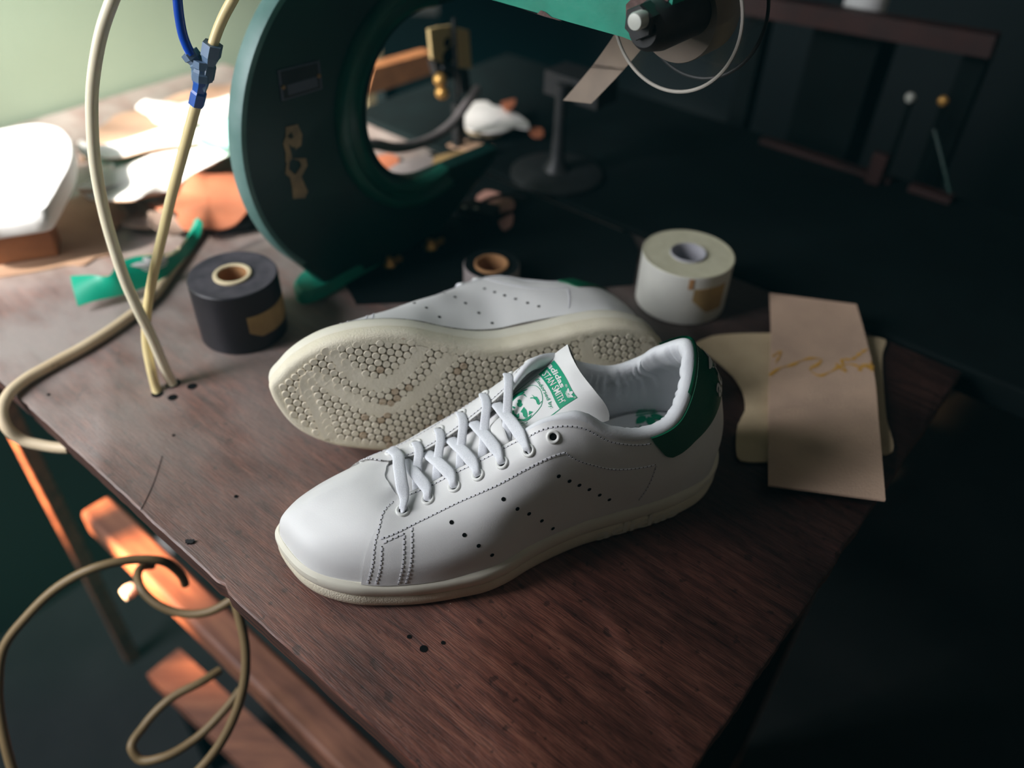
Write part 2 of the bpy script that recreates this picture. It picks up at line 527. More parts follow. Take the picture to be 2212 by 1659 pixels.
    def build(self, name, mats, parent=None, smooth=True, angle=35, xf=None):
        me = bpy.data.meshes.new(name)
        V = np.array(self.v)
        if xf is not None:
            V = xf(V)
        me.from_pydata([tuple(p) for p in V], [], self.f)
        for m_ in (mats if isinstance(mats, (list, tuple)) else [mats]):
            me.materials.append(m_)
        me.polygons.foreach_set('material_index', self.m)
        bm = bmesh.new()
        bm.from_mesh(me)
        bmesh.ops.remove_doubles(bm, verts=bm.verts, dist=1e-6)
        bmesh.ops.recalc_face_normals(bm, faces=bm.faces)
        if smooth:
            for f in bm.faces:
                f.smooth = True
            for e in bm.edges:
                if len(e.link_faces) == 2 and e.calc_face_angle(0) > math.radians(angle):
                    e.smooth = False
        bm.to_mesh(me)
        bm.free()
        o = bpy.data.objects.new(name, me)
        COL.objects.link(o)
        if parent is not None:
            o.parent = parent
        return o


def spline(pts, n):
    P = np.asarray(pts, float)
    if len(P) == 2:
        return P[0] + (P[1] - P[0]) * np.linspace(0, 1, n)[:, None]
    d = np.r_[0, np.cumsum(np.linalg.norm(np.diff(P, axis=0), axis=1) + 1e-9)]
    m = np.zeros_like(P)
    h = np.diff(d)
    s = np.diff(P, axis=0) / h[:, None]
    m[1:-1] = (s[:-1] * h[1:, None] + s[1:] * h[:-1, None]) / (h[:-1] + h[1:])[:, None]
    m[0], m[-1] = 2 * s[0] - m[1] if len(P) > 2 else s[0], 2 * s[-1] - m[-2]
    q = np.linspace(0, d[-1], n)
    i = np.clip(np.searchsorted(d, q, side='right') - 1, 0, len(P) - 2)
    f = ((q - d[i]) / h[i])[:, None]
    hh = h[i][:, None]
    return (2 * f**3 - 3 * f**2 + 1) * P[i] + (f**3 - 2 * f**2 + f) * hh * m[i] + (-2 * f**3 + 3 * f**2) * P[i + 1] + (f**3 - f**2) * hh * m[i + 1]


def structure(name, mb, m, smooth=False):
    o = mb.build(name, m, None, smooth)
    o['kind'] = 'structure'
    return o
KEYS = [ # r0,r1,r2,r3,T   lateral (+y) from toe to heel then medial back
 [(.0022,.0075,.0240),(.0040,.0075,.034),(.020,.008,.0455),(.044,.006,.0525),(.066,.007,.0530)],
 [(.0065,.0225,.0240),(.0098,.0210,.035),(.026,.017,.0455),(.047,.013,.0525),(.067,.010,.0530)],
 [(.018,.0402,.0235),(.021,.036,.0355),(.033,.027,.0455),(.051,.021,.052),(.068,.014,.053)],
 [(.046,.0540,.0215),(.051,.0515,.034),(.055,.0440,.0455),(.061,.033,.051),(.071,.0195,.0505)],
 [(.071,.0590,.0205),(.076,.0560,.035),(.080,.0465,.0475),(.083,.031,.0515),(.086,.019,.0525)],
 [(.096,.0600,.0203),(.099,.0570,.037),(.101,.0470,.051),(.102,.030,.058),(.103,.0175,.0588)],
 [(.119,.0580,.0215),(.120,.0545,.040),(.120,.0460,.0565),(.121,.031,.067),(.121,.018,.0675)],
 [(.140,.0505,.0230),(.140,.0482,.043),(.140,.0433,.063),(.139,.0315,.077),(.139,.0195,.0785)],
 [(.158,.0455,.0236),(.158,.0440,.046),(.157,.0408,.068),(.156,.0345,.085),(.155,.025,.0945)],
 [(.178,.0410,.024),(.177,.0408,.045),(.176,.0395,.066),(.174,.0365,.082),(.1695,.029,.0985)],
 [(.200,.0385,.024),(.199,.0390,.041),(.198,.0385,.057),(.196,.037,.071),(.190,.0345,.0865)],
 [(.224,.0360,.024),(.224,.0370,.038),(.222,.0365,.053),(.219,.0355,.067),(.213,.034,.079)],
 [(.246,.0315,.024),(.247,.0325,.039),(.245,.0325,.056),(.239,.0315,.071),(.231,.031,.083)],
 [(.267,.0225,.024),(.266,.0235,.041),(.2625,.0235,.060),(.2545,.0220,.079),(.2435,.020,.092)],
 [(.2805,-.003,.024),(.2825,-.003,.043),(.2785,-.003,.063),(.269,-.004,.090),(.252,-.004,.110)],
 [(.266,-.026,.024),(.267,-.027,.041),(.265,-.027,.060),(.257,-.0255,.079),(.2435,-.0225,.094)],
 [(.248,-.0350,.024),(.249,-.0345,.039),(.247,-.035,.055),(.241,-.0345,.069),(.235,-.033,.079)],
 [(.225,-.0355,.024),(.225,-.0365,.038),(.223,-.037,.052),(.222,-.037,.064),(.219,-.0345,.0735)],
 [(.200,-.0315,.024),(.200,-.0345,.040),(.199,-.036,.055),(.198,-.0355,.068),(.198,-.033,.0805)],
 [(.178,-.0275,.024),(.178,-.031,.044),(.177,-.034,.064),(.176,-.0325,.086),(.175,-.0280,.0965)],
 [(.158,-.0235,.0236),(.158,-.0280,.046),(.158,-.0320,.068),(.159,-.028,.091),(.159,-.0210,.1005)],
 [(.140,-.0235,.0230),(.140,-.0290,.044),(.141,-.031,.066),(.142,-.0245,.0835),(.142,-.0130,.0865)],
 [(.120,-.0275,.0215),(.120,-.0310,.040),(.121,-.0325,.0575),(.122,-.022,.070),(.123,-.010,.0725)],
 [(.097,-.0340,.0203),(.099,-.0335,.037),(.1005,-.0305,.051),(.102,-.018,.059),(.103,-.008,.060)],
 [(.073,-.0355,.0205),(.076,-.0315,.035),(.080,-.025,.0455),(.084,-.015,.0525),(.086,-.006,.0535)],
 [(.047,-.0310,.0215),(.051,-.0235,.034),(.055,-.0175,.0440),(.061,-.011,.0505),(.068,-.003,.0525)],
 [(.021,-.0145,.0235),(.023,-.0100,.0355),(.034,-.006,.0455),(.051,-.003,.0520),(.067,.001,.053)],
 [(.0075,-.0010,.0240),(.0095,.0005,.035),(.0245,.001,.0455),(.047,.002,.0525),(.066,.004,.053)],
]
K=np.array(KEYS)            # n,5,3
N=len(K)
def cr_closed(P,t):
    """closed centripetal-ish Catmull-Rom on keys, t in [0,N)"""
    t=np.asarray(t,float)%len(P); i=np.floor(t).astype(int); f=(t-i)[...,None]
    n=len(P); p0,p1,p2,p3=[P[(i+k)%n] for k in (-1,0,1,2)]
    d1=np.linalg.norm(p2-p1,axis=-1,keepdims=True)+1e-9
    d0=np.linalg.norm(p1-p0,axis=-1,keepdims=True)+1e-9
    d2=np.linalg.norm(p3-p2,axis=-1,keepdims=True)+1e-9
    # nonuniform tangents
    m1=((p1-p0)/d0*d1+(p2-p1)/d1*d0)/(d0+d1)*d1
    m2=((p2-p1)/d1*d2+(p3-p2)/d2*d1)/(d1+d2)*d1
    f2=f*f;f3=f2*f
    return (2*f3-3*f2+1)*p1+(f3-2*f2+f)*m1+(-2*f3+3*f2)*p2+(f3-f2)*m2
def cr_open(R,s):
    """R (...,5,3) rows, s in [0,4]"""
    s=np.clip(np.asarray(s,float),0,R.shape[-2]-1-1e-9); n=R.shape[-2]
    i=np.floor(s).astype(int); f=(s-i)[...,None]
    g=lambda k: np.take_along_axis(R,np.broadcast_to(np.clip(k,0,n-1)[...,None,None],R.shape[:-2]+(1,3)),axis=-2)[...,0,:]
    p1,p2=g(i),g(i+1); p0=np.where((i>0)[...,None],g(i-1),2*p1-p2); p3=np.where((i<n-2)[...,None],g(i+2),2*p2-p1)
    d1=np.linalg.norm(p2-p1,axis=-1,keepdims=True)+1e-9
    d0=np.linalg.norm(p1-p0,axis=-1,keepdims=True)+1e-9
    d2=np.linalg.norm(p3-p2,axis=-1,keepdims=True)+1e-9
    m1=((p1-p0)/d0*d1+(p2-p1)/d1*d0)/(d0+d1)*d1
    m2=((p2-p1)/d1*d2+(p3-p2)/d2*d1)/(d1+d2)*d1
    f2=f*f;f3=f2*f
    return (2*f3-3*f2+1)*p1+(f3-2*f2+f)*m1+(-2*f3+3*f2)*p2+(f3-f2)*m2
def S(t,s):
    """surface point; t key param, s in 0..4"""
    t=np.asarray(t,float); s=np.asarray(s,float); t,s=np.broadcast_arrays(t,s)
    R=np.stack([cr_closed(K[:,r],t) for r in range(5)],axis=-2)
    return cr_open(R,s)
def Nrm(t,s,e=.02):
    a=S(t+e,s)-S(t-e,s); b=S(t,np.minimum(s+e,4))-S(t,np.maximum(s-e,0))
    n=np.cross(a,b); n/=np.linalg.norm(n,axis=-1,keepdims=True)+1e-12
    return n


def OUT(t, s):
    return -Nrm(t, s)


# tongue rows from the vamp to the free top edge; five points across, far side first
TONGUE = np.array([
    [(.053, -.018, .0450), (.053, -.006, .0485), (.053, .006, .0500), (.053, .018, .0480), (.053, .030, .0440)],
    [(.070, -.018, .0475), (.070, -.006, .0510), (.070, .006, .0522), (.070, .018, .0506), (.070, .030, .0466)],
    [(.085, -.018, .0475), (.085, -.006, .0515), (.085, .006, .0525), (.085, .018, .0512), (.085, .030, .0470)],
    [(.105, -.019, .0520), (.105, -.007, .0565), (.105, .006, .0575), (.105, .018, .0560), (.105, .030, .0520)],
    [(.125, -.022, .0620), (.125, -.009, .0665), (.125, .005, .0680), (.125, .018, .0660), (.125, .030, .0610)],
    [(.142, -.023, .0735), (.142, -.011, .0785), (.142, .003, .0800), (.142, .016, .0780), (.142, .028, .0720)],
    [(.158, -.025, .0840), (.158, -.013, .0895), (.158, .001, .0915), (.158, .014, .0870), (.159, .0265, .0790)],
    [(.170, -.026, .0940), (.170, -.013, .0975), (.170, .000, .0985), (.170, .0135, .0945), (.174, .026, .0850)],
    [(.177, -.026, .1010), (.177, -.013, .1035), (.177, .000, .1035), (.178, .013, .0990), (.188, .025, .0870)],
    [(.183, -.026, .1055), (.181, -.013, .1075), (.182, .000, .1060), (.186, .0135, .1030), (.1985, .023, .0870)],
])


def TG(u, v):
    """tongue surface, u 0..4 across, v 0..9 along"""
    u = np.asarray(u, float)
    v = np.asarray(v, float)
    u, v = np.broadcast_arrays(u, v)
    cols = np.stack([cr_open(np.broadcast_to(TONGUE[:, k], u.shape + TONGUE[:, k].shape), v) for k in range(5)], axis=-2)
    return cr_open(cols, u)


def TGN(u, v, e=.03):
    u, v = np.broadcast_arrays(np.asarray(u, float), np.asarray(v, float))
    a = TG(np.minimum(u + e, 4), v) - TG(np.maximum(u - e, 0), v)
    b = TG(u, np.minimum(v + e, 9)) - TG(u, np.maximum(v - e, 0))
    n = np.cross(b, a)
    n /= np.linalg.norm(n, axis=-1, keepdims=True) + 1e-12
    return n * np.sign(n[..., 2:3] + 1e-9)

# ------------------------------------------------------------------ the sneakers
OUTLINE = np.array([(.0002, .0078), (.0010, .0125), (.0032, .0190), (.0064, .0258), (.0112, .0340), (.0190, .0425), (.030, .0495), (.042, .0545), (.053, .057), (.072, .0605), (.096, .062), (.115, .0615), (.128, .058), (.140, .053), (.157, .0475), (.175, .043), (.200, .040), (.227, .037), (.246, .033), (.262, .027), (.273, .019), (.2815, .008), (.2845, -.003), (.281, -.014), (.272, -.0265), (.250, -.0365), (.236, -.038), (.213, -.0355), (.192, -.0305), (.171, -.026), (.157, -.0235), (.143, -.0235), (.128, -.026), (.113, -.030), (.092, -.0355), (.072, -.0365), (.055, -.0345), (.035, -.0280), (.020, -.0182), (.0118, -.0105), (.0062, -.0032), (.0026, .0012), (.0008, .0046)])


def z_top(x):
    return np.interp(x, [0, .02, .05, .09, .12, .15, .2, .3], [.0245, .0237, .0215, .0203, .0215, .0235, .024, .024])


def z_bot(x):
    return np.interp(x, [0, .015, .03, .05, .07], [.0060, .0040, .0022, .0007, 0])


NO = 320
_o3 = cr_closed(np.c_[OUTLINE, np.zeros(len(OUTLINE))], np.linspace(0, len(OUTLINE), NO + 1)[:-1])[:, :2]
_t = np.roll(_o3, -1, 0) - np.roll(_o3, 1, 0)
_t /= np.linalg.norm(_t, axis=1, keepdims=True)
O_N = np.c_[_t[:, 1], -_t[:, 0]]
if ((_o3 - _o3.mean(0)) * O_N).sum() < 0:
    O_N = -O_N


def sole_ring(off, frac=None, dz=0.0):
    P = _o3 + O_N * off
    zb, zt = z_bot(_o3[:, 0]), z_top(_o3[:, 0])
    z = (zb + (zt - zb) * frac if frac is not None else zb) + dz
    return np.c_[P, z]


def two_sides(ring):
    """a closed ring cut at its toe and heel ends into two runs of rising x"""
    r = np.roll(ring, -int(ring[:, 0].argmin()), 0)
    k = int(r[:, 0].argmax())
    return r[:k + 1], np.r_[r[k:], r[:1]][::-1]


def inside(poly, p):
    x, y = p
    c = False
    n = len(poly)
    for i in range(n):
        x1, y1 = poly[i]
        x2, y2 = poly[(i + 1) % n]
        if (y1 > y) != (y2 > y) and x < (x2 - x1) * (y - y1) / (y2 - y1) + x1:
            c = not c
    return c


def seg_dist(p, line):
    a = np.asarray(line[:-1])
    b = np.asarray(line[1:])
    ab = b - a
    t = np.clip(((p - a) * ab).sum(1) / ((ab**2).sum(1) + 1e-12), 0, 1)
    return np.linalg.norm(a + ab * t[:, None] - p, axis=1).min()


TREAD_PATHS = [spline([(.0340, -.0310), (.0364, -.0279), (.0439, -.0188), (.0502, -.0108), (.0598, -.0018), (.0708, .0025), (.0808, .0008), (.0889, -.0055), (.0954, -.0147), (.0994, -.0239), (.1020, -.0320)], 40),
               spline([(.0390, .0500), (.0372, .0452), (.032, .0308), (.0277, .0176), (.0236, .0064), (.0241, -.0015), (.0294, -.0047), (.0353, -.0009), (.0433, .0061), (.0501, .0116), (.0577, .0174), (.0672, .0226), (.0777, .0241), (.0866, .0216), (.0952, .0167), (.1017, .0102), (.1083, .0007), (.1147, -.0095), (.1200, -.0180)], 60),
               spline([(.2205, -.0300), (.2194, -.014), (.2279, -.0067), (.2443, -.0007), (.2592, -.0054), (.2650, -.0160), (.2660, -.0240)], 30),
               spline([(.198, .030), (.203, .012), (.218, .010), (.242, .016), (.262, .012), (.275, .004)], 30)]

ROWS = {'perf': [(4.80, 2.05), (5.12, 1.55), (5.50, 1.05), (5.88, .50), (6.33, 2.10), (6.68, 1.62), (7.03, 1.25), (7.48, .75), (7.90, .25),
                 (8.10, 1.98), (8.43, 1.75), (8.75, 1.55), (9.08, 1.33), (9.40, 1.05), (9.70, .78)],
        'eye': [(3.50, 3.05), (4.20, 3.12), (5.03, 3.12), (5.75, 3.15), (6.50, 3.12), (7.33, 3.12), (8.12, 3.38)]}
SEAMS = [  # stitch rows on one side in (t, s)
    [(3.04, .08), (3.02, .9), (3.01, 1.7), (3.02, 2.6), (2.98, 3.15), (3.06, 3.6)],
    [(3.22, .08), (3.20, .9), (3.17, 1.75)],
    [(3.10, 2.02), (3.45, 2.18), (3.75, 2.30), (4.35, 2.45), (4.93, 2.53), (5.75, 2.55), (6.55, 2.55), (7.20, 2.60), (7.70, 2.65), (8.38, 2.78)],
    [(3.17, 1.85), (3.40, 2.0), (3.62, 2.08)],
    [(3.62, 2.05), (3.66, 1.2), (3.70, .08)],
    [(3.78, 2.25), (3.83, 1.2), (3.86, .08)],
    [(8.38, 2.78), (8.72, 2.50), (9.30, 2.28), (10.10, 2.30), (10.95, 2.36)],
    [(10.98, 2.30), (10.86, 1.7), (10.72, 1.1), (10.55, .45)],
    [(3.32, 3.86), (3.9, 3.80), (4.6, 3.80), (5.4, 3.80), (6.2, 3.80), (6.9, 3.80), (7.4, 3.78)],
    [(7.45, 3.70), (8.1, 3.75), (8.9, 3.73), (9.6, 3.68), (10.4, 3.66), (11.0, 3.62)],
]
PT = 0.0013   # how far the quarters stand off the vamp


def mirror_t(ts):
    return [((28 - t) % 28, s) for t, s in ts]


LABEL_U = (-4.361722, .005026057, .006514464, -2.065568e-06, -8.71225e-07, -1.338789e-06)
LABEL_V = (4.656927, .001443468, -.001149118, -4.81629e-07, 7.405627e-07, 3.738117e-07)


def label_pt(x, y, lift, flip):
    k = np.array([np.ones_like(x), x, y, x * y, x * x, y * y])
    u = np.clip(np.tensordot(LABEL_U, k, 1), 0.05, 3.95)
    v = np.clip(np.tensordot(LABEL_V, k, 1) + 1, 1, 8.9)
    if flip:
        u = 4 - u
    return TG(u, v) + TGN(u, v) * lift


def text_mesh(body, bold=0.0, spacing=1.0, shear=0.0):
    """flat outline triangles of a word, in text units"""
    cu = bpy.data.curves.new('t', 'FONT')
    cu.body = body
    cu.offset = bold
    cu.space_character = spacing
    cu.shear = shear
    cu.resolution_u = 3
    o = bpy.data.objects.new('t', cu)
    COL.objects.link(o)
    dg = bpy.context.evaluated_depsgraph_get()
    ev = o.evaluated_get(dg)
    me = ev.to_mesh()
    V = np.array([v.co[:2] for v in me.vertices])
    F = [list(p.vertices) for p in me.polygons]
    ev.to_mesh_clear()
    bpy.data.objects.remove(o)
    bpy.data.curves.remove(cu)
    return V, F


def trefoil():
    """three leaves over three stripes, unit size, as flat polygons"""
    polys = []
    for ang, L, w in ((90, 1.05, .25), (34, .98, .22), (146, .98, .22)):
        a = math.radians(ang)
        d = np.array([math.cos(a), math.sin(a)])
        n = np.array([-d[1], d[0]])
        ts = np.linspace(0, 1, 9)
        w_ = w * np.sin(np.pi * ts**0.85) ** 0.8
        L0 = .16
        up = [d * (L0 + t * (L - L0)) + n * q for t, q in zip(ts, w_)]
        dn = [d * (L0 + t * (L - L0)) - n * q for t, q in zip(ts[::-1], w_[::-1])]
        polys.append(up + dn[1:-1])
    for k, (y, hw) in enumerate(((.02, .62), (-.14, .55), (-.30, .40))):
        polys.append([np.array(p) for p in ((-hw, y), (hw, y), (hw * .93, y - .10), (-hw * .93, y - .10))])
    return polys


def leather_grid(t0, t1, s0, s1, nt, ns, off):
    t = np.linspace(t0, t1, nt)[:, None] + np.zeros(ns)
    f = np.linspace(0, 1, ns)[None, :]
    a = s0(t[:, :1]) if callable(s0) else s0
    b = s1(t[:, :1]) if callable(s1) else s1
    s = a + (b - a) * f
    return S(t, s) + OUT(t, s) * off


def rim_w(t):
    """thickness of the padded collar round the opening, thin along the lacing"""
    t = np.asarray(t) % 28
    k = np.minimum(np.abs(t - 14), 14)
    return np.interp(k, [0, 3.6, 4.6, 5.2, 5.8, 6.6, 14], [.0085, .0085, .0070, .0052, .0040, .0030, .0030])


def inward(t):
    a = S(t + .05, 4.) - S(t - .05, 4.)
    n = np.cross(np.array([0, 0, 1.]), a)
    n[..., 2] = 0
    n /= np.linalg.norm(n, axis=-1, keepdims=True) + 1e-12
    c = np.stack([np.clip(S(t, 4.)[..., 0], .10, .215), np.full(np.shape(t), .003), np.zeros(np.shape(t))], -1) - S(t, 4.)
    sg = np.sign((n * c).sum(-1, keepdims=True))
    return n * sg


def inward_y(t):
    """across the lacing gap, toward the middle of the shoe"""
    n = np.zeros(np.shape(t) + (3,))
    n[..., 1] = np.sign(.006 - S(t, 4.)[..., 1])
    return n


def collar(ts):
    """rows running from the outer top edge over the padding and down the inside"""
    w = rim_w(ts)
    m = inward(ts)
    T = S(ts, 4.) + OUT(ts, 4.) * PT
    rows = [S(ts, 3.72) + OUT(ts, 3.72) * (PT * .6), T]
    for ph in (35, 70, 105, 140, 175):
        a = math.radians(ph)
        rows.append(T + m * (w * (1 - math.cos(a)) / 2)[..., None] + EZ * (w * .42 * math.sin(a))[..., None])
    for s, k in ((3.55, 1.0), (3.1, .95), (2.5, .8), (1.8, .65), (1.1, .55), (.4, .5)):
        P = S(ts, s) - OUT(ts, s) * (np.maximum(w * k, .0025))[..., None]
        if s > 3.4:
            P = .5 * P + .5 * (T + m * (w * 1.02)[..., None] - EZ * .007)
        rows.append(P)
    return np.stack(rows, axis=1)


def build_shoe(root, sg, front):
    xf = (lambda V: V * np.array([1, sg, 1.0])) if front else (lambda V: V * np.array([.9375, .8970, 1.1300]))

    def mk(mb, name, mats, parent=root, **k):
        return mb.build(name, mats, parent, xf=xf, **k)

    # --- cupsole: smooth foxing above, grained band below, tread underneath
    mb = MB()
    rings = [sole_ring(-.0055, 1.0, -.002), sole_ring(-.0030, 1.0, -.0002), sole_ring(-.0012, 1.0, .0004), sole_ring(.0002, 1.0, -.0010), sole_ring(.0011, .90), sole_ring(.0014, .76),
             sole_ring(.0012, .62), sole_ring(.0005, .55), sole_ring(-.0004, .525)]
    mb.grid(np.stack(rings, 1), closed_u=True)
    mk(mb, 'foxing', M['rubber'])
    mb = MB()
    rings = [sole_ring(-.0006, .53), sole_ring(.0004, .50), sole_ring(.0009, .42), sole_ring(.0010, .28), sole_ring(.0005, .14), sole_ring(-.0006, .055), sole_ring(-.0022, .012), sole_ring(-.0040, None),
             sole_ring(-.0072, None), sole_ring(-.0076, None, .0013)]
    mb.grid(np.stack(rings, 1), closed_u=True)
    mk(mb, 'outsole', M['rubber_tex'])
    mb = MB()
    inner = sole_ring(-.0074, None, .0012)
    A, B = two_sides(inner)
    xs = np.linspace(inner[:, 0].min() + .0004, inner[:, 0].max() - .0004, 110)
    ya = np.interp(xs, A[:, 0], A[:, 1])
    yb = np.interp(xs, B[:, 0], B[:, 1])
    G = np.array([[(x, a + (b - a) * f, z_bot(x) + .0012) for f in np.linspace(0, 1, 9)] for x, a, b in zip(xs, ya, yb)])
    mb.grid(G, 0)
    if not front:
        poly = (_o3 + O_N * -.0072)[::4]
        polyo = (_o3 + O_N * -.0050)[::4]
        sp = .0058
        a1 = math.radians(15)
        va = np.array([math.cos(a1), math.sin(a1)]) * sp
        vb = np.array([math.cos(a1 + math.pi / 3), math.sin(a1 + math.pi / 3)]) * sp
        for i in range(-60, 90):
            for j in range(-60, 60):
                p = np.array([.0545, .002]) + va * i + vb * j
                if not (0 < p[0] < .29) or not inside(polyo, p):
                    continue
                d = min(seg_dist(p, L) for L in TREAD_PATHS)
                near = d < .0042
                z = z_bot(p[0])
                mid = .055 < p[0] < .13 and (RNG.random() < .16)
                mi = 2 if (mid and not near) else 1
                r = .00325 if near else .00262
                th = np.linspace(0, 2 * math.pi, 15)[:-1]
                ring = np.c_[p[0] + np.cos(th) * r, p[1] + np.sin(th) * r]
                tilt = RNG.normal(0, .00006)
                zt = z + .00004 if near else z - .00005 + tilt
                bev = .0 if near else .0003
                top = np.c_[p[0] + np.cos(th) * (r - bev), p[1] + np.sin(th) * (r - bev), np.full(14, zt)]
                edge = np.c_[ring, np.full(14, zt + max(bev, .00005) * .8)]
                bot = np.c_[ring, np.full(14, z + .0014)]
                mb.add(np.r_[top, edge, bot], [list(range(14))] + [[k, (k + 1) % 14, (k + 1) % 14 + 14, k + 14] for k in range(14)] +
                       [[k + 14, (k + 1) % 14 + 14, (k + 1) % 14 + 28, k + 28] for k in range(14)], mi)
        for L in TREAD_PATHS:
            L = np.array([q for q in L if inside(polyo, q)])
            T = np.gradient(L, axis=0)
            T /= np.linalg.norm(T, axis=1, keepdims=True)
            Nn = np.c_[-T[:, 1], T[:, 0]]
            zz = z_bot(L[:, 0])
            G = np.array([np.c_[L + Nn * w, zz + h] for w, h in ((.0042, .0014), (.0040, .0000), (-.0040, .0000), (-.0042, .0014))]).transpose(1, 0, 2)
            mb.grid(G, 1)
    mk(mb, 'tread', [M['tread_gap'], M['tread'], M['tread_dirt']], angle=25)

    # raised lettering on the outer side wall near the heel
    V, F = text_mesh('adidas', .012)
    V = (V - V[:, 0].min() * np.array([1, 0])) / (V[:, 0].max() - V[:, 0].min())
    lat, _m = two_sides(np.c_[_o3, O_N])
    u = V[:, 0] if front else 1 - V[:, 0]
    xq = .187 + u * .058
    k = lat[:, 0] > .10
    yq, nx, ny = [np.interp(xq, lat[k, 0], lat[k, j]) for j in (1, 2, 3)]
    mb = MB()
    mb.add(np.c_[xq + nx * .0011, yq + ny * .0011, .0034 + V[:, 1] * .036], F)
    mk(mb, 'sole_lettering', M['rubber'], smooth=False)
    # --- upper: one vamp, two quarters lapping over it
    mb = MB()
    G = leather_grid(-4.6, 4.6, 0.0, 4.0, 110, 40, 0.0)
    mb.slab(G, -OUT(np.linspace(-4.6, 4.6, 110)[:, None] + np.zeros(40), np.linspace(0, 4, 40)[None, :] + np.zeros((110, 1))) * .0012)
    mk(mb, 'vamp', M['leather'], angle=60)
    for side in (1, -1):
        mb = MB()
        t0, t1 = (2.93, 14.0) if side == 1 else (14.0, 25.07)
        nt, ns = 130, 34
        tt = np.linspace(t0, t1, nt)[:, None] + np.zeros(ns)
        ss = np.linspace(0, 4, ns)[None, :] + np.zeros((nt, 1))
        # rounded front corner where the quarter meets the lacing edge
        nose = 1 / (1 + np.exp((np.abs((tt if side == 1 else 28 - tt) - 2.93)) * 5)) * 2
        tt2 = tt + side * nose * np.where(ss > 2.9, (ss - 2.9)**2 * .22, 0) - side * nose * .06 * np.sin(ss * 1.4)
        P = S(tt2, ss) + OUT(tt2, ss) * PT
        mb.slab(P, -OUT(tt2, ss) * (PT - .0001), 0, mi_edge=2)
        for t, s in (ROWS['perf'] if side == 1 else mirror_t(ROWS['perf'])):
            n = OUT(np.array(t), np.array(s))
            p = S(np.array(t), np.array(s)) + n * (PT + .00012)
            mb.disc(p, n, .00125, 12, 1)
        q = mk(mb, 'quarter', [M['leather'], M['hole'], M['suede_edge']], angle=50)
        # stitching: thread lengths with needle holes between
        sb = MB()
        for row in SEAMS:
            row = row if side == 1 else [((28 - t), s) for t, s in row]
            ts = spline(np.array([(t, s, 0) for t, s in row]), 200)
            P = S(ts[:, 0], ts[:, 1])
            d = np.r_[0, np.cumsum(np.linalg.norm(np.diff(P, axis=0), axis=1))]
            n_st = max(2, int(d[-1] / .0026))
            for k in range(n_st):
                dk = [(k + .12) / n_st * d[-1], (k + .80) / n_st * d[-1], (k + .96) / n_st * d[-1]]
                uv = [(np.interp(x, d, ts[:, 0]), np.interp(x, d, ts[:, 1])) for x in dk]
                a, b, h = [S(np.array(u[0]), np.array(u[1])) for u in uv]
                n = OUT(np.array(uv[0][0]), np.array(uv[0][1]))
                x = (b - a) / 2
                y = np.cross(n, x)
                y = y / (np.linalg.norm(y) + 1e-12) * .00042
                c = (a + b) / 2 + n * (PT + .00018)
                sb.box(c, x, y, n * .0002, 0)
                sb.disc(h + n * (PT + .00014), n, .00040, 8, 1)
        mk(sb, 'stitching', [M['thread'], M['hole']], parent=q, smooth=False)
        for t, s in (ROWS['eye'] if side == 1 else mirror_t(ROWS['eye'])):
            n = OUT(np.array(t), np.array(s))
            p = S(np.array(t), np.array(s)) + n * PT
            eb = MB()
            eb.lathe([(.0030 - .0010 * math.cos(a), .0011 * math.sin(a)) for a in np.linspace(0, math.pi, 9)] + [(.0040, -.0003), (.0020, -.0003)], p, n, 28)
            eb.disc(p + n * .0001, n, .0021, 16, 1)
            mk(eb, 'eyelet', [M['eyelet'], M['hole']])
    # --- collar padding and lining
    mb = MB()
    ts = np.linspace(7.2, 20.8, 170)
    C = collar(ts)
    # soft wrinkles gathered round the heel
    wr = np.sin(ts * 21.0 + 2 * np.sin(ts * 5.3)) * .00045 + np.sin(ts * 47.0 + 1.3) * .00022
    amp = np.array([0, 0, .0, .05, .3, .8, 1.2, 1.7, 1.5, .8, .3, 0, 0])
    C += inward(ts)[:, None, :] * ((wr * np.interp(np.abs(ts - 14), [0, 3.6, 5.0, 7], [1, .8, .15, .05]))[:, None] * amp[None, :])[..., None]
    mb.grid(spline_rows(C, 44))
    mk(mb, 'collar_lining', M['lining'], angle=70)
    # along the lacing the quarters show their raw grey edge
    for ta, tb_ in ((3.15, 7.35), (20.65, 24.85)):
        mb = MB()
        te = np.linspace(ta, tb_, 60)
        T, n_, m_ = S(te, 4.), OUT(te, 4.), inward_y(te)
        rows = [T + n_ * PT, T + n_ * (PT - .0002) + m_ * .0004, T - n_ * .0006 + m_ * .0009, T - n_ * .0028 + m_ * .0008, S(te, 3.8) - n_ * .0032]
        mb.grid(np.stack(rows, 1))
        mk(mb, 'lacing_edge', M['suede_edge'])
    # --- heel tab
    mb = MB()
    th = np.linspace(11.12, 16.88, 90)
    k = np.abs(th - 14)
    smin = np.interp(k, [0, .9, 1.8, 2.3, 2.55, 2.72, 2.80, 2.88], [2.62, 2.58, 2.60, 2.48, 2.48, 2.66, 2.9, 3.55])
    f = np.linspace(0, 1, 24)[None, :]
    s = smin[:, None] + (3.99 - smin[:, None]) * f
    t = th[:, None] + np.zeros((1, 24))
    P = S(t, s) + OUT(t, s) * (PT + .0012)
    mb.slab(P, -OUT(t, s) * .0012)
    wt = np.linspace(12.9, 15.1, 40)
    Cw = collar(wt)[:, 1:4]
    Cw = Cw + OUT(wt, 4.)[:, None, :] * .0009 + EZ * .0007
    mb.grid(spline_rows(Cw, 10))
    tab = mk(mb, 'heel_tab', M['green'], angle=60)
    mb = MB()
    V, F = text_mesh('adidas', .02)
    V = (V - [V[:, 0].mean(), 0]) / (V[:, 0].max() - V[:, 0].min())

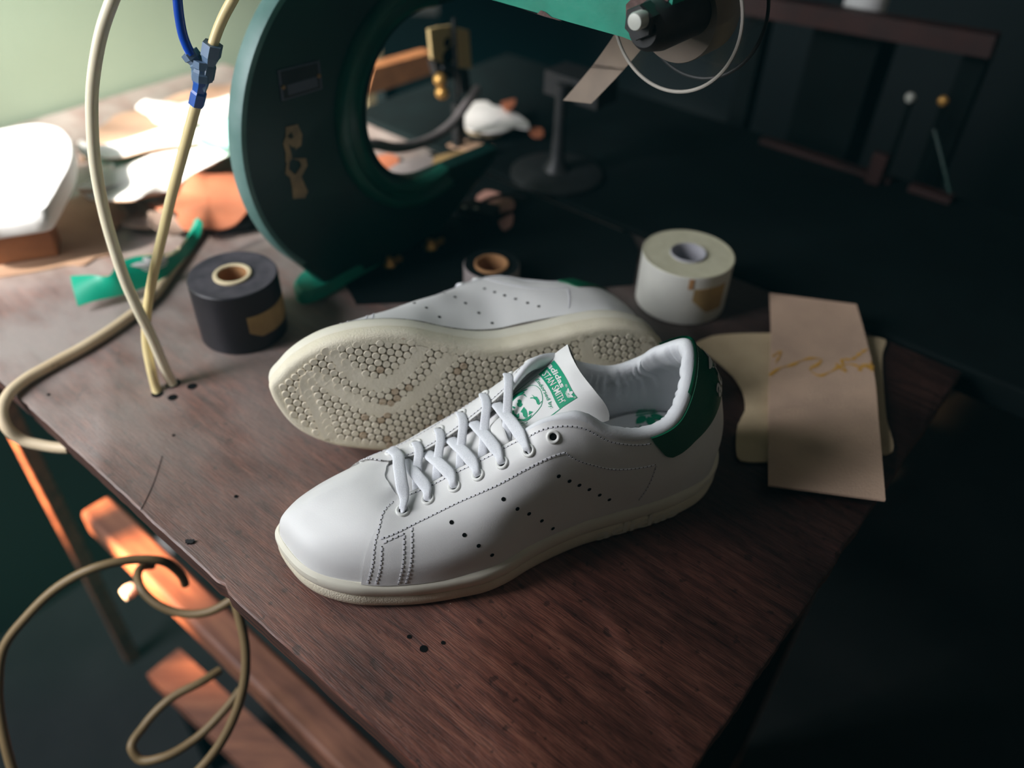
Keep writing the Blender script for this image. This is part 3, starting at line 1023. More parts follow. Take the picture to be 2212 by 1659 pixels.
    def heel_pt(a, b, lift):
        tq, sq = 14 + np.asarray(a) * (1 if front else -1) * .75, 3.05 + np.asarray(b)
        return S(tq, sq) + OUT(tq, sq) * (PT + .0012 + lift)
    mb.add(heel_pt(V[:, 0] * 1.5, V[:, 1] * 1.6 - .30, .0006), F)
    for pl in trefoil():
        pl = np.array(pl)
        mb.add(heel_pt(pl[:, 0] * .62, pl[:, 1] * .36 + .28, .0006), [list(range(len(pl)))])
    mk(mb, 'heel_print', M['white_print'], parent=tab, smooth=False)
    # --- insole
    mb = MB()
    inn = _o3 + O_N * -.0085
    la, lb = two_sides(inn)
    xs = np.linspace(.075, .2745, 50)
    ya, yb = np.interp(xs, la[:, 0], la[:, 1]), np.interp(xs, lb[:, 0], lb[:, 1])
    ins_z = lambda x, y: .0350 + .05 * np.maximum(0, np.abs(y) - .018)
    G = np.array([[(x, a + (b - a) * f, ins_z(x, a + (b - a) * f)) for f in np.linspace(0, 1, 13)] for x, a, b in zip(xs, ya, yb)])
    mb.grid(G)
    ins = mk(mb, 'insole', M['insole'])
    mb = MB()
    for pl in trefoil():
        pl = np.array(pl) * .0130
        pl = np.c_[.2440 + pl[:, 0], -.0265 + pl[:, 1]]
        mb.add(np.c_[pl, ins_z(pl[:, 0], pl[:, 1]) + .0004], [list(range(len(pl)))])
    V, F = text_mesh('adidas', -.01)
    V = (V - V.mean(0)) / (V[:, 0].max() - V[:, 0].min()) * .044
    V = np.c_[.2290 - V[:, 0] * .9 - V[:, 1] * .1, -.0105 - V[:, 1] * .9]
    mb.add(np.c_[V, ins_z(V[:, 0], V[:, 1]) + .0004], F)
    mk(mb, 'insole_print', M['print'], parent=ins, smooth=False)
    # --- tongue with its printed label
    mb = MB()
    uu = np.linspace(0, 4, 33)[:, None] + np.zeros(66)
    vv = np.linspace(0, 9, 66)[None, :] + np.zeros((33, 1))
    # the near top corner is rounded off
    vv = vv - np.where((uu > 3.2) & (vv > 8), ((uu - 3.2) / .8)**3 * .5 * (vv - 8), 0)
    G = TG(uu, vv)
    mb.slab(G, -TGN(uu, vv) * .0026, 0, mi_edge=1, mi_back=1)
    tongue = mk(mb, 'tongue', [M['leather'], M['suede_edge']], angle=50)
    mb = MB()
    for q in ((1.35, 3.35), (2.75, 3.35)):
        pass
    w0 = np.array([TG(np.array(x), np.array(4.55)) + TGN(np.array(x), np.array(4.55)) * h for x, h in ((1.6, .0012), (1.9, .0032), (2.4, .0036), (2.8, .0032), (3.1, .0012))])
    mb.tube(w0, .001, seg=12, up=np.array([TGN(np.array(x), np.array(4.55)) for x in (1.6, 1.9, 2.4, 2.8, 3.1)]), flat=(.0042, .0007))
    mk(mb, 'lace_loop', M['leather'], parent=tongue)
    lab = MB()
    fl = not front
    LP = lambda X, Y, lift=.00022: label_pt(np.asarray(X, float), np.asarray(Y, float), lift, fl)

    def quad(c, n1, n2, mi, lift=.00022):
        c = np.array(c, float)
        a, b = np.linspace(0, 1, n1)[:, None], np.linspace(0, 1, n2)[None, :]
        X, Y = [(1 - a) * ((1 - b) * c[0, k] + b * c[1, k]) + a * ((1 - b) * c[3, k] + b * c[2, k]) for k in (0, 1)]
        lab.grid(LP(X, Y, lift), mi)
    quad([(970, 160), (1388, 812), (1065, 1025), (690, 400)], 14, 24, 0)
    quad([(690, 400), (662, 415), (40, 915), (55, 935)], 4, 24, 0)
    quad([(1065, 1025), (1125, 985), (905, 1185), (850, 1200)], 4, 12, 0)
    face = [
        [(440, 695), (520, 680), (505, 700), (450, 720), (470, 740), (430, 775), (350, 800), (300, 840), (260, 880), (210, 950), (225, 880), (230, 840), (270, 790), (300, 750), (360, 720)],
        [(430, 775), (470, 770), (510, 830), (460, 790)],
        [(125, 1240), (240, 1225), (340, 1195), (440, 1190), (520, 1150), (590, 1100), (560, 1160), (500, 1215), (430, 1225), (330, 1225), (220, 1250), (140, 1250)],
        [(575, 785), (620, 825), (655, 830), (690, 885), (700, 930), (735, 890), (740, 900), (690, 955), (665, 940), (640, 880), (600, 850), (555, 850), (560, 835), (610, 835)],
        [(345, 870), (380, 855), (415, 880), (410, 915), (430, 940), (400, 980), (365, 985), (330, 970), (325, 930), (350, 910)],
        [(225, 990), (260, 980), (300, 1000), (265, 1025), (240, 1010)],
        [(400, 1040), (450, 980), (490, 1030), (510, 1090), (510, 1150), (470, 1165), (430, 1130), (420, 1080), (385, 1070)],
        [(160, 1120), (210, 1110), (215, 1060), (255, 1050), (265, 1110), (310, 1120), (350, 1090), (350, 1150), (320, 1195), (290, 1170), (240, 1170), (200, 1205), (180, 1160)],
        [(540, 1045), (610, 1060), (560, 1100), (530, 1115)]]
    for pl in face:
        pl = np.array(pl, float)
        lab.add(LP(pl[:, 0], pl[:, 1]), [list(range(len(pl)))], 0)
    strokes = [([(400, 690), (470, 655), (560, 630), (640, 640), (700, 690), (740, 780), (750, 870), (735, 950), (690, 1030), (620, 1110), (560, 1170), (500, 1215)], 9),
               ([(200, 950), (150, 1030), (115, 1110), (115, 1190), (130, 1245)], 8),
               ([(245, 1265), (320, 1285), (400, 1275), (490, 1265), (508, 1245), (490, 1232), (430, 1250), (370, 1285), (310, 1310), (240, 1325), (180, 1340), (165, 1360), (190, 1370), (240, 1360), (300, 1330)], 7),
               ([(340, 1280), (400, 1330), (450, 1390), (490, 1430)], 5), ([(320, 1310), (330, 1345), (350, 1350), (360, 1370), (380, 1375), (365, 1395), (380, 1415)], 7),
               ([(440, 1305), (370, 1310)], 7), ([(230, 1380), (250, 1400), (270, 1400), (265, 1430), (290, 1430), (300, 1460), (330, 1450), (350, 1470), (310, 1480), (325, 1505), (360, 1470), (385, 1475)], 7)]
    for pts, w in strokes:
        L = spline(np.array(pts, float), 8 * len(pts))
        T = np.gradient(L, axis=0)
        T /= np.linalg.norm(T, axis=1, keepdims=True) + 1e-9
        Nn = np.c_[-T[:, 1], T[:, 0]] * w / 2
        a, b = L + Nn, L - Nn
        lab.grid(np.stack([LP(a[:, 0], a[:, 1]), LP(b[:, 0], b[:, 1])], 1), 0)

    def words(body, p0, p1, hgt, mi, bold, lift=.00040, spacing=1.0):
        V, F = text_mesh(body, bold, spacing)
        p0, p1 = np.array(p0, float), np.array(p1, float)
        d = p1 - p0
        L = np.linalg.norm(d)
        up = np.array([d[1], -d[0]]) / L
        x = (V[:, 0] - V[:, 0].min()) / (V[:, 0].max() - V[:, 0].min())
        Q = p0 + np.outer(x, d) + np.outer(V[:, 1] * hgt, up)
        lab.add(LP(Q[:, 0], Q[:, 1], lift), F, mi)
    words('adidas', (828, 270), (1048, 668), 168, 1, .028)
    words("'STAN SMITH'", (733, 408), (1068, 935), 158, 1, .010)
    words('Endorsed by:', (637, 528), (912, 1010), 92, 0, .002)
    words('\u00ae', (1140, 590), (1165, 635), 62, 1, .0)
    words('\u00ae', (1310, 795), (1335, 838), 62, 1, .0)
    c0, ax, ay = np.array([1212., 748.]), np.array([.54, .84]) * 120, np.array([.84, -.54]) * 112
    for pl in trefoil():
        pl = np.array(pl)
        Q = c0 + np.outer(pl[:, 0], ax) + np.outer(pl[:, 1], ay)
        lab.add(LP(Q[:, 0], Q[:, 1], .0004), [list(range(len(pl)))], 1)
    mk(lab, 'tongue_print', [M['print'], M['white_print']], parent=tongue, smooth=False)
    # --- laces: six crossings and the straight bar at the toe
    mb = MB()
    near = ROWS['eye']
    far = mirror_t(near)
    q = lambda t, s, h=0.0: S(np.array(t % 28.0), np.array(float(s))) + OUT(np.array(t % 28.0), np.array(float(s))) * (PT + h)
    for k in range(6):
        (tn, sn), (tf, sf) = near[k], far[k]
        un = OUT(np.array(tn), np.array(3.6))
        if k > 0:
            tp, tpn = far[k - 1][0], near[k - 1][0]
            # under the far edge, straight over the near edge and down the near eyelet
            a, b = q(tp - .12, 3.98, -.0026), q(tn, sn + .34, .0022)
            pts = [q(tp - .05, 3.7, -.004), a, a + (b - a) * .3 + EZ * .0016, a + (b - a) * .65 + EZ * .0026, b, q(tn, sn + .08, .0020), q(tn, sn - .02, -.003)]
            mb.tube(pts, .002, seg=14, up=np.array([(0, .1, 1.)] * 3 + [(0, .3, 1.)] + [un] * 3), flat=(.0036, .0011), n=60, taper=(1, 1, 1, 1, 1, 1, .62, .55))
            # over the far edge from its eyelet, straight down under the near edge
            a, b = q(tf + .02, 3.95, .0022), q(tpn + .20, 3.99, -.0026)
            pts = [q(tf, sf, -.002), q(tf, sf + .12, .0016), q(tf, 3.6, .0020), a, a + (b - a) * .35 + EZ * .0008, a + (b - a) * .7, b, q(tpn + .1, 3.6, -.004)]
            mb.tube(pts, .002, seg=14, up=(0.0, -.1, 1.0), flat=(.0027, .0008), n=60)
        else:
            a, b = q(tf, 3.9, .0026), q(tn, sn + .3, .0026)
            pts = [q(tf, sf, -.002), q(tf, sf + .1, .0018), a, a + (b - a) * .35 + EZ * .0034, a + (b - a) * .7 + EZ * .0032, b, q(tn, sn + .06, .0022), q(tn, sn - .02, -.003)]
            mb.tube(pts, .002, seg=14, up=np.array([(0, -.2, 1.)] * 3 + [(0, 0, 1.)] * 2 + [un] * 3), flat=(.0036, .0011), n=60, taper=(1, 1, 1, 1, 1, 1, .62, .55))
    mk(mb, 'shoelace', M['lace'], angle=60)


def spline_rows(C, n):
    """resample a (rows across, k, 3) array to n points across with a smooth curve"""
    return np.array([spline(r, n) for r in C])


SHOE_A = math.radians(16.0)
SEX = np.array([math.cos(SHOE_A), math.sin(SHOE_A), 0])
SEY = np.array([-math.sin(SHOE_A), math.cos(SHOE_A), 0])
SHOE_O = np.array([-0.13654452, 0.31088234, 0.0])
RR = np.array([[0.9664017428274845, -0.0532314572278503, -0.2514638809479377], [0.2360724223400681, -0.20316931742688052, 0.9502589330633977], [-0.10167341280045375, -0.9776955765562685, -0.1837767033979383]])
RT = np.array([-0.14939981, 0.37914312, 0.07090])
shoe = thing('sneaker', 'white leather sneaker standing upright, laces and printed tongue showing',
             'shoe', SHOE_O, 'pair of white leather sneakers', axes=(SEX, SEY, EZ))
build_shoe(shoe, -1, True)
shoe2 = thing('sneaker', 'white leather sneaker lying on its side, cream honeycomb sole facing out', 'shoe', RT,
              'pair of white leather sneakers', axes=(RR[:, 0], RR[:, 1], RR[:, 2]))
build_shoe(shoe2, 1, False)

# ------------------------------------------------------------------ the room
mb = MB()
mb.box((0.3, 0.6, FLOOR_Z - .02), (3.2, 0, 0), (0, 3.2, 0), (0, 0, .02))
structure('floor', mb, M['floor'])
WA = -1.03                                    # the green wall, square to the bench, at its far end
mb = MB()
mb.box(ew(WA - .03, .11, .15), E1 * .03, E2 * .74, EZ * .87)
structure('wall_back', mb, M['wall'])
mb = MB()
mb.box(ew(WA + .003, .11, (FLOOR_Z - .03) / 2), E1 * .006, E2 * .74, EZ * (-.03 - FLOOR_Z) / 2)  # dark strip added for the shade on the wall below bench height
structure('shade_strip', mb, M['darkwall'])
mb = MB()
mb.box(ew(WA + .012, .862, .15), E1 * .020, E2 * .020, EZ * .87)
structure('trim_1', mb, M['creampost'])
mb = MB()                                      # left wall round the window opening
B0 = WIN_B - .02
za, zb_ = FLOOR_Z, 1.30
for a0, a1, z0, z1 in ((WA - .06, WIN_A0, za, zb_), (WIN_A1, .75, za, zb_), (WIN_A0, WIN_A1, za, WIN_Z0), (WIN_A0, WIN_A1, WIN_Z1, zb_)):
    mb.box(ew((a0 + a1) / 2, B0, (z0 + z1) / 2), E1 * (a1 - a0) / 2, E2 * .02, EZ * (z1 - z0) / 2)
structure('wall_left', mb, M['darkwall'])
mb = MB()
for a in (WIN_A0 + .012, (WIN_A0 + WIN_A1) / 2, WIN_A1 - .012):
    mb.box(ew(a, B0, (WIN_Z0 + WIN_Z1) / 2), E1 * .011, E2 * .018, EZ * (WIN_Z1 - WIN_Z0) / 2)
for z in (WIN_Z0 + .012, WIN_Z1 - .012):
    mb.box(ew((WIN_A0 + WIN_A1) / 2, B0, z), E1 * (WIN_A1 - WIN_A0) / 2, E2 * .018, EZ * .011)
structure('window_1', mb, M['creampost'])
mb = MB()
mb.box(ew(-.10, 1.75, .30), E1 * 1.6, E2 * .03, EZ * 1.02)
structure('wall_right', mb, M['darkwall'])
mb = MB()
mb.box(ew(1.15, .7, .30), E1 * .03, E2 * 1.1, EZ * 1.02)
structure('wall_front', mb, M['palewall'])


# ------------------------------------------------------------------ the workbench
bench = thing('workbench', 'worn red-brown wooden workbench under the sneakers, its corner toward the viewer', 'table', (0, 0, 0), axes=(E1, E2, EZ))
mb = MB()
A0, A1, BB0, BB1 = -1.02, -.0412, .1158, .6157
ring = []
for p, q in (((A0, BB0), (A1, BB0)), ((A1, BB0), (A1, BB1)), ((A1, BB1), (A0, BB1)), ((A0, BB1), (A0, BB0))):
    p, q = np.array(p), np.array(q)
    n = 160
    nn = np.array([q[1] - p[1], p[0] - q[0]])
    nn /= np.linalg.norm(nn)
    jit = np.convolve(RNG.normal(0, .0007, n + 8), np.ones(5) / 5, 'same')[4:-4]
    chips = (RNG.random(n) < .03) * RNG.random(n) * -.0018
    for k in range(n):
        ring.append(p + (q - p) * k / n + nn * (jit[k] + chips[k]) * (k > 0))
top = [np.r_[p, 0] for p in ring]
low = [np.r_[p, -.0012] for p in ring]
n = len(ring)
C0 = np.array([(A0 + A1) / 2, (BB0 + BB1) / 2])
inn = [np.r_[p + (C0 - p) / np.linalg.norm(C0 - p) * .0014, 0] for p in ring]
mb.add(inn, [list(range(n))], 0)
out_ = [np.r_[p, -.0011] for p in ring]
mb.add(inn + out_, [[i, i + n, (i + 1) % n + n, (i + 1) % n] for i in range(n)], 0)
bot = [np.r_[p, -.0135] for p in ring]
mb.add(out_ + bot, [[i, i + n, (i + 1) % n + n, (i + 1) % n] for i in range(n)], 1)
mb.add(bot, [list(range(n))[::-1]], 1)
for px, py, r in ((340, 851, .0042), (374, 829, .0052), (373, 859, .0034), (415, 835, .0036), (105, 853, .0012), (375, 941, .0011), (510, 1073, .0013), (915, 1402, .0022), (884, 1376, .0013), (957, 1389, .0012)):
    w = at(px, py, 0)
    mb.disc((w @ E1, w @ E2, .0004), EZ, r, 16, 2)
# the long scratch near the front edge
s0, s1 = at(304, 1103), at(350, 985)
L = np.array([((s0 + (s1 - s0) * f) @ E1 + .002 * math.sin(f * 3), (s0 + (s1 - s0) * f) @ E2, .0004) for f in np.linspace(0, 1, 12)])
mb.grid(np.stack([L + [.0003, 0, 0], L - [.0003, 0, 0]], 1), 2)
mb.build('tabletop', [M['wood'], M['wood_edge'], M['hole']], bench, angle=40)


def local_box(name, a0, a1, b0, b1, z0, z1, m, parent, bev=.002):
    mb = MB()
    mb.box(((a0 + a1) / 2, (b0 + b1) / 2, (z0 + z1) / 2), ((a1 - a0) / 2, 0, 0), (0, (b1 - b0) / 2, 0), (0, 0, (z1 - z0) / 2))
    o = mb.build(name, m, parent)
    md = o.modifiers.new('b', 'BEVEL')
    md.width = bev
    md.segments = 2
    return o


for a, b in ((-.835, .162), (-.835, .575), (-.075, .575), (-.090, .205)):
    lw = .016 if a < -.8 and b < .2 else .034
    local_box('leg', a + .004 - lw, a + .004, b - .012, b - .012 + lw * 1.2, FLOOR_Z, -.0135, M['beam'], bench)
local_box('sun_block', -.085, -.070, .150, .580, -.62, -.0135, M['dark'], bench)  # unseen board added to keep the low sun off the floor beyond
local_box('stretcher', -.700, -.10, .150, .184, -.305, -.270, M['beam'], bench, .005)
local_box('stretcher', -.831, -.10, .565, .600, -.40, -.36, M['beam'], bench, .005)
mb = MB()
for w in (on_e2(270, 1277, .136),):
    mb.lathe([(.0001, -.004), (.006, -.003), (.0075, .003), (.006, .009), (.0001, .011)], (w @ E1, w @ E2, w[2] - .004), (0, 1, 0), 20, closed=False)
mb.build('bolt_cap', M['insole'], bench)

P, Q = at(352, 1428, -.50), at(640, 1700, -.50)
d = (Q - P) / np.linalg.norm(Q - P)
sd = np.cross(EZ, d)
mb = MB()
mb.box((P + Q) / 2 - EZ * .012, d * np.linalg.norm(Q - P) / 2, sd * .022, EZ * .012)
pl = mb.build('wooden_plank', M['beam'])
tag(pl, 'bare wooden plank lit orange low down under the bench, below the long stretcher', 'plank')
for f in (.12, .9):
    mb = MB()
    c = P + (Q - P) * f
    mb.box(np.r_[c[:2], (FLOOR_Z + c[2] - .024) / 2], d * .012, sd * .012, EZ * (c[2] - .024 - FLOOR_Z) / 2)
    mb.build('support', M['dark'], pl)


def sheet(name, px, z, m, label, cat, thick=.0016, group=None, parent=None, wave=.0015, seed=0, back=None):
    """a limp flat offcut: outline given where it lies, z a height or a list of heights; subdivided and gently buckled"""
    rng = np.random.default_rng(seed + 11)
    zz = z if hasattr(z, '__len__') else [z] * len(px)
    P = np.array([at(x, y, h) for (x, y), h in zip(px, zz)])
    n = max(28, 5 * len(P))
    R = spline(np.r_[P, P[:1]], n + 1)[:-1]
    R = .55 * R + .45 * poly_resample(P, n)
    c = R.mean(0)
    ks = np.linspace(1, .02, 9)
    ph = rng.random(3) * 6
    rows = []
    for k in ks:
        r = c + (R - c) * k
        r[:, 2] = c[2] + (R[:, 2] - c[2]) * k**3
        r[:, 2] += wave * (np.sin(r[:, 0] * 70 + ph[0]) + np.sin(r[:, 1] * 90 + ph[1])) * .5
        rows.append(r)
    G = np.stack(rows, 1)
    mb = MB()
    mb.grid(G, 0, closed_u=True)
    mb.grid(G - EZ * thick, 1 if back else 0, closed_u=True)
    E = np.stack([G[:, 0], G[:, 0] - EZ * thick], 1)
    mb.grid(E, 1 if back else 0, closed_u=True)
    o = mb.build(name, [m, back] if back else m, parent, angle=60)
    if parent is None:
        tag(o, label, cat, group)
    return o


def poly_resample(P, n):
    Q = np.r_[P, P[:1]]
    d = np.r_[0, np.cumsum(np.linalg.norm(np.diff(Q, axis=0), axis=1))]
    t = np.linspace(0, d[-1], n + 1)[:-1]
    return np.stack([np.interp(t, d, Q[:, k]) for k in range(3)], 1)


sheet('fabric_scrap', [(585, 1440), (610, 1443), (630, 1470), (634, 1495), (612, 1492), (592, 1465)], FLOOR_Z + .004, M['white_offcut'], 'white torn scrap on the dark floor under the bench, right of the stretcher', 'scrap', seed=1)
sheet('fabric_scrap', [(336, 1165), (344, 1163), (372, 1196), (362, 1196)], FLOOR_Z + .004, M['white_offcut'], 'thin white sliver on the floor just showing past the bench edge', 'scrap', seed=2)

# cords hanging under the bench
def cord(name, px, plane, r, m, label, cat='cord'):
    mb = MB()
    pts = [at_depth(x, y, b) for (x, y), b in zip(px, plane if hasattr(plane, '__len__') else [plane] * len(px))]
    mb.tube(pts, r, seg=12, n=10 * len(pts))
    return tag(mb.build(name, m), label, cat)


cord('cord', [(40, 1700), (10, 1600), (-4, 1480), (8, 1400), (60, 1330), (130, 1265), (210, 1225), (290, 1209), (350, 1212), (385, 1235), (400, 1262)], [.60] * 7 + [.61, .62, .635, .65], .0034, M['cordclean'],
     'tan cord making a wide arch at the far left below the bench edge')
cord('cord', [(330, 1222), (300, 1232), (303, 1268), (340, 1305), (400, 1326), (450, 1322), (500, 1296), (530, 1270)], [.68, .66, .645, .64, .64, .64, .64, .64], .0034, M['cordclean'], 'short tan cord loop sagging over the stretcher under the bench')
cord('cord', [(505, 1290), (516, 1330), (530, 1400), (528, 1470), (505, 1550), (470, 1615), (425, 1668)], .60, .0034, M['cordclean'], 'tan cord hanging almost straight down from the bench edge')
cord('cord', [(475, 1448), (440, 1470), (370, 1508), (310, 1570), (284, 1615), (300, 1640), (350, 1637), (420, 1598), (480, 1540), (520, 1490)], [.67, .66, .65, .64, .63, .63, .63, .64, .65, .66], .0034, M['cordclean'], 'tan cord coiled in a small loop near the plank below the bench')

# ------------------------------------------------------------------ hoses, connector, cable
def ytube(name, px, ys, r, m, label, cat='hose'):
    mb = MB()
    mb.tube([on_y(x, y, q) for (x, y), q in zip(px, ys)], r, seg=16, n=12 * len(px))
    return tag(mb.build(name, m), label, cat)


hz = [(420, -420), (350, -230), (300, -130), (268, -60), (243, 0), (222, 60), (207, 130), (199, 200), (199, 265), (203, 330), (213, 400), (228, 470), (248, 540), (272, 610), (298, 668), (325, 722), (352, 785), (373, 830), (377, 838)]
hy = [.476, .472, .470, .468, .466, .465, .464, .463, .462, .461, .460, .458, .456, .454, .453, .454, .456, .4575, .457]
ytube('hose', hz, hy, .0036, M['hose'], 'clear cream hose rising in a bow from the bench, leftmost of the hoses')
hz2 = [(425, 222), (414, 262), (401, 310), (386, 365), (370, 425), (356, 485), (342, 545), (330, 600), (321, 650), (316, 695), (317, 745), (326, 795), (339, 846), (342, 856)]
hy2 = [.476, .475, .474, .472, .470, .468, .467, .466, .4655, .464, .460, .454, .449, .447]
ytube('hose', hz2, hy2, .0033, M['hose_y'], 'yellowed hose running from the bench up to the blue connector')
ytube('hose', [(680, -420), (610, -230), (565, -120), (528, -50), (505, -5), (484, 34), (468, 72), (459, 100)], [.486, .484, .482, .480, .479, .478, .477, .476], .0030, M['hose_y'], 'short yellowed hose rising from the right arm of the blue connector')
ytube('hose', [(390, -420), (376, -230), (375, -130), (378, -60), (383, -5), (388, 40), (397, 82), (413, 118)], [.474] * 8, .0027, M['bluehose'], 'thin bright blue hose entering the left arm of the connector')
cp = lambda x, y: on_y(x, y, .476)
con = thing('connector', 'blue three-way hose connector joining the blue and the yellowed hoses', 'connector', cp(436, 150))
def seg_cyl(p, q, r0, r1, seg=12):
    p, q = p - cp(436, 150), q - cp(436, 150)
    ax = q - p
    h = np.linalg.norm(ax)
    mb = MB()
    mb.lathe([(r0 * .6, 0), (r0, .0), (r0, h * .35), (r0 * .86, h * .42), (r1 * .86, h * .6), (r1, h * .66), (r1, h), (r1 * .55, h), (r1 * .55, h * .3), (r0 * .6, h * .3)], p, ax, seg)
    return mb
seg_cyl(cp(440, 150), cp(424, 226), .0049, .0047, 6).build('nut', M['blue'], con, angle=20)
mb = seg_cyl(cp(436, 172), cp(437, 128), .0062, .0058, 8)
mb.build('body', M['bluegrey'], con, angle=25)
seg_cyl(cp(434, 148), cp(408, 112), .0046, .0052, 6).build('arm', M['bluegrey'], con, angle=20)
seg_cyl(cp(446, 170), cp(460, 94), .0044, .0058, 6).build('arm', M['bluegrey'], con, angle=20)
mb = MB()
mb.box(cp(441, 163) - cp(436, 150), (.0022, 0, .004), (0, .003, 0), (.0012, 0, -.0052))
mb.build('web', M['bluegrey'], con)

cpx = [(585, 300), (550, 345), (512, 392), (478, 432), (444, 478), (404, 536), (366, 592), (326, 645), (266, 694), (190, 744), (110, 788), (52, 822), (16, 856), (4, 892), (16, 925), (48, 950), (92, 962), (150, 968)]
cz = [.0048] * 12 + [.004, .000, -.008, -.018, -.022, -.022]
mb = MB()
mb.tube([at(x, y, z) for (x, y), z in zip(cpx, cz)], .0041, seg=16, n=220)
tag(mb.build('cable', M['cord']), 'dirty beige cable crossing the bench from the machine and curling over its left edge', 'cable')

# ------------------------------------------------------------------ tape rolls
def tape_roll(name, c, R, H, core_r, hole_r, label, mats, rim=0.0):
    """side, layered top, core ring; mats = (side, layers, core edge, core inside)"""
    t = thing(name, label, 'tape roll', c)
    mb = MB()
    dip = .0012
    prof = [(core_r, .0005), (R - .001, 0), (R, .0010), (R, H - .0012), (R - .0008, H), (R - rim, H - .0002)]
    mis = [0, 0, 0, 0, 1, 1]
    for k in range(9):
        f = (k + 1) / 10
        prof.append((R - rim + (core_r - (R - rim)) * f, H - .0004 - dip * .5 * (k % 2) * .25 - dip * f * .4))
        mis.append(1)
    prof.append((core_r, H - .0010))
    mis.append(1)
    mb.lathe(prof, (0, 0, 0), EZ, 80, mis)
    mb.build('tape', [mats[0], mats[1]], t, angle=30)
    mb = MB()
    mb.lathe([(core_r, 0.0), (core_r, H + .0004), (core_r - .0006, H + .0010), (hole_r + .0006, H + .0010), (hole_r, H + .0003), (hole_r, 0)], (0, 0, 0), EZ, 64, [0, 0, 0, 0, 1, 0])
    mb.build('core', [mats[2], mats[3]], t, angle=40)
    return t


def curved_patch(t, name, R, a0, a1, z0, z1, m, cut=None):
    mb = MB()
    aa = np.linspace(math.radians(a0), math.radians(a1), 20)
    G = []
    for k, a in enumerate(aa):
        f = k / 19
        lo = z0 + (cut(f) if cut else 0)
        G.append([(math.cos(a) * (R + .0004), math.sin(a) * (R + .0004), lo + (z1 - lo) * g) for g in np.linspace(0, 1, 6)])
    G = np.array(G)
    Nn = G * [1, 1, 0]
    Nn /= np.linalg.norm(Nn, axis=2, keepdims=True)
    mb.slab(G, -Nn * .00035)
    return mb.build(name, m, t)


tb = tape_roll('tape_roll', (-.2175, .5276, 0), .0338, .053, .0146, .0110, 'black tape roll with a tan paper label and cream core, beside the green machine',
               (M['blacktape'], M['tapeside'], M['coreedge'], M['core']), .004)
curved_patch(tb, 'paper_label', .0338, -63, 12, .0135, .0335, M['label'], cut=lambda f: .006 * max(0, 1 - f * 5) + .002 * max(0, f - .8) * 5)
tw = tape_roll('tape_roll', (.1429, .5921, 0), .0381, .047, .0150, .0138, 'white tape roll standing on end on the dark right half of the bench',
               (M['whitetape'], M['whitetapeside'], M['greycore'], M['greycore']), .0)
curved_patch(tw, 'paper_label', .0381, -88, -42, .012, .036, M['label'], cut=lambda f: .013 * max(0, 1 - f * 2.2))
curved_patch(tw, 'tape_tab', .0381, -96, -90, .036, .0455, M['core'])
ts_ = tape_roll('tape_roll', (-.0212, .6041, 0), .0244, .022, .0150, .0125, 'small olive tape roll half hidden behind the sneaker lying on its side',
                (M['greybrown'], M['dark'], M['core'], M['core']), .002)

# ------------------------------------------------------------------ suede pieces on the right
sheet('suede_piece', [(1500, 742), (1540, 726), (1600, 720), (1760, 722), (1915, 735), (1907, 760), (1908, 830), (1915, 900), (1925, 980), (1905, 982), (1780, 985), (1594, 993), (1593, 920), (1611, 880), (1607, 850), (1585, 812), (1545, 775)],
      .0030, M['suede2'], 'beige suede pattern piece with a scooped edge, under the brown suede rectangle', 'suede', .0016, wave=.0006, seed=5)
Lp = spline(np.array([(1663, 633, 0), (1666, 720, 0), (1661, 850, 0), (1660, 960, 0), (1660, 1047, 0)], float), 60)
Rp = spline(np.array([(1850, 657, 0), (1868, 720, 0), (1887, 800, 0), (1899, 920, 0), (1913, 1080, 0)], float), 60)


def sw_pt(u, v, lift=0.0):
    i = v * 59
    l = np.array([np.interp(i, np.arange(60), Lp[:, k]) for k in (0, 1)])
    r = np.array([np.interp(i, np.arange(60), Rp[:, k]) for k in (0, 1)])
    p = l + (r - l) * u
    z = .0062 + .006 * u**3 * (.4 + .6 * v) + .010 * (1 - v)**6 + .0010 * math.sin(v * 9 + u * 3) + .003 * max(0, v - .85) / .15
    return at(p[0], p[1], z + lift)


mb = MB()
G = np.array([[sw_pt(u, v) for v in np.linspace(0, 1, 60)] for u in np.linspace(0, 1, 24)])
mb.slab(G, EZ * -.0018)
sw = tag(mb.build('suede_swatch', M['suede'], angle=60), 'brown suede rectangle with an ochre scribble, lying over the beige piece at the right edge', 'suede')
mb = MB()
for pts, w in (([(.00, .43), (.08, .39), (.20, .365), (.30, .335), (.42, .315), (.50, .32), (.46, .345), (.38, .375), (.44, .40), (.58, .375), (.68, .34), (.80, .325), (.90, .335), (.97, .315)], .0022),
               ([(.64, .33), (.72, .36), (.70, .315), (.80, .30), (.92, .255), (.985, .235)], .0024), ([(.86, .355), (.93, .32), (.985, .34), (.985, .30)], .0030), ([(.02, .33), (.10, .30), (.05, .36)], .0014)):
    L = spline(np.array([(a, b, 0) for a, b in pts], float), 50)
    W = np.array([sw_pt(a, b, .0004) for a, b, _ in L])
    T = np.gradient(W, axis=0)
    Sd = np.cross(T, EZ)
    Sd /= np.linalg.norm(Sd, axis=1, keepdims=True) + 1e-9
    ww = (w * (.8 + .5 * np.sin(np.arange(50) * .9)))[:, None]
    mb.grid(np.stack([W + Sd * ww / 2, W, W - Sd * ww / 2], 1))
mb.build('marker_scribble', M['ochre'], sw)

# ------------------------------------------------------------------ left: block, foam, offcuts
def solve_h(top_px, bot):
    best = min(np.linspace(.005, .12, 400), key=lambda h: np.linalg.norm((at(*top_px, h) - bot)[:2]))
    return best


